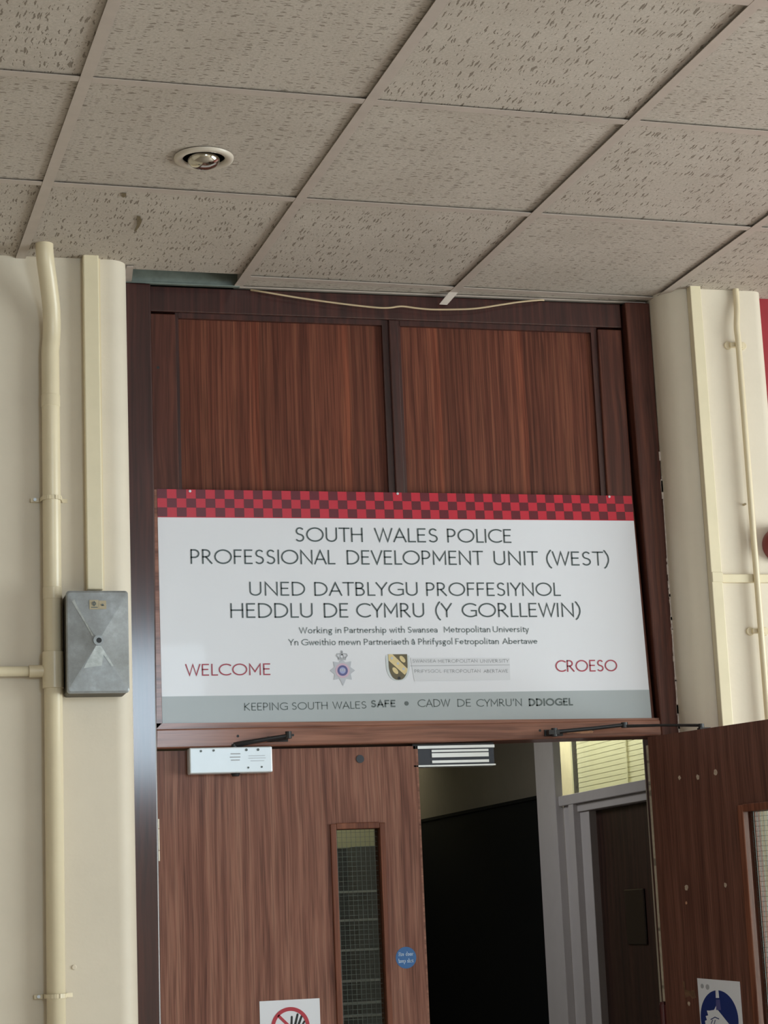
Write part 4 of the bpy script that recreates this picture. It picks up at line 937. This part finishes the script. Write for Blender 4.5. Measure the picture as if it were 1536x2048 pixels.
n1 = thing('safety_notice', 'white notice with red crossed ring and black hand on the left leaf', 'notice', (-0.350, 0.010, 1.29))
obj('sheet', bx(bm_(), -0.078, 0.078, -0.0012, -0.0001, -0.115, 0.108), 'paper', n1)
def hand(b, ox, oz, s, y, rot=0.0, mir=1):
    c, sn = math.cos(rot), math.sin(rot)
    def T(p): x, z = p[0] * s * mir, p[1] * s; return (ox + x * c - z * sn, oz + x * sn + z * c)
    flat_xz(b, [T(p) for p in ((-.30, -.9), (.26, -.9), (.36, -.2), (.38, .10), (.20, .18), (-.05, .20), (-.30, .12), (-.36, -.2))], y)
    for (x0, z0, x1, z1, wd) in ((-.27, .05, -.42, .66, .075), (-.07, .10, -.10, .90, .08), (.12, .10, .18, .86, .08), (.30, .02, .44, .60, .07), (.30, -.35, .70, .02, .09)):
        d = Vector((x1 - x0, z1 - z0)).normalized(); nn = Vector((-d.y, d.x)) * wd; tip = Vector((x1, z1))
        pts = [Vector((x0, z0)) + nn, Vector((x0, z0)) - nn, tip - nn * 0.9] + [tip + d * wd * math.sin(t) - nn * 0.9 * math.cos(t) for t in (PI * .25, PI * .5, PI * .75)] + [tip + nn * 0.9]
        flat_xz(b, [T(p) for p in pts], y)
b = bm_(); hand(b, 0.012, 0.035, 0.040, -0.0015, math.radians(-18)); obj('hand_symbol', b, 'black', n1)
b = bm_(); ring_xz(b, 0.0, 0.040, 0.0405, 0.0500, -0.0022, -0.0016, 56); prism_xz(b, [(-0.0335, 0.0685), (-0.0285, 0.0735), (0.0335, 0.0115), (0.0285, 0.0065)], -0.0022, -0.0016)
obj('prohibition_ring', b, 'ban_red', n1)

n2 = thing('safety_notice', 'white notice with blue hand washing circle on the open right leaf', 'notice', (0, 0, 0))
n2.location = (0.652 + 0.218 * math.cos(A2), -0.030 + 0.218 * math.sin(A2), 1.29); n2.rotation_euler = (0, 0, A2)
b = bm_(); prism_xz(b, [(-0.078, -0.115), (0.080, -0.115), (0.080, 0.107), (-0.080, 0.115)], -0.0012, -0.0001); obj('sheet', b, 'paper', n2)
obj('blue_disc', disc_xz(bm_(), -0.005, 0.014, 0.071, -0.0018, -0.0012, 56), 'must_blue', n2)
obj('tap_symbol', prism_xz(bm_(), [(-0.012, 0.066), (0.000, 0.066), (-0.001, 0.087), (-0.011, 0.087)], -0.0024, -0.0018), 'paper', n2)
# two hands rubbing: the upper one slopes down to the right, its knuckles scalloped
b = bm_(); flat_xz(b, [(-0.058, -0.004), (-0.060, 0.008), (-0.052, 0.010), (-0.056, 0.020), (-0.046, 0.022), (-0.050, 0.034), (-0.038, 0.034), (-0.022, 0.036), (-0.012, 0.048), (-0.004, 0.046), (-0.008, 0.036), (0.006, 0.024), (0.026, 0.006), (0.052, -0.014), (0.042, -0.034), (0.020, -0.022), (-0.004, -0.006), (-0.026, -0.002), (-0.040, -0.010)], -0.0022)
obj('hand_symbol', b, 'paper', n2)
b = bm_(); flat_xz(b, [(-0.044, -0.014), (-0.026, -0.006), (-0.004, -0.010), (0.020, -0.027), (0.036, -0.036), (0.020, -0.046), (-0.004, -0.050), (-0.030, -0.044), (-0.050, -0.028)], -0.0022)
obj('hand_symbol', b, 'paper', n2)
b = bm_()
for p in ([(-0.036, 0.012), (-0.020, 0.018), (-0.006, 0.014)], [(-0.036, 0.002), (-0.030, 0.010)], [(-0.026, -0.001), (-0.020, 0.010)]): ribbon(b, p, 0.0012, -0.0028)
obj('finger_lines', b, 'must_blue', n2)
b = bm_(); prism_xz(b, [(-0.014, 0.036), (0.004, 0.036), (0.002, 0.062), (-0.012, 0.062)], -0.0023, -0.0018); obj('water_symbol', b, 'badge_blue', n2)
b = bm_(); disc_xz(b, -0.062, 0.095, 0.006, -0.0016, -0.0012, 16); disc_xz(b, -0.042, 0.093, 0.007, -0.0016, -0.0012, 16); obj('emblem_marks', b, 'ink_crest', n2)
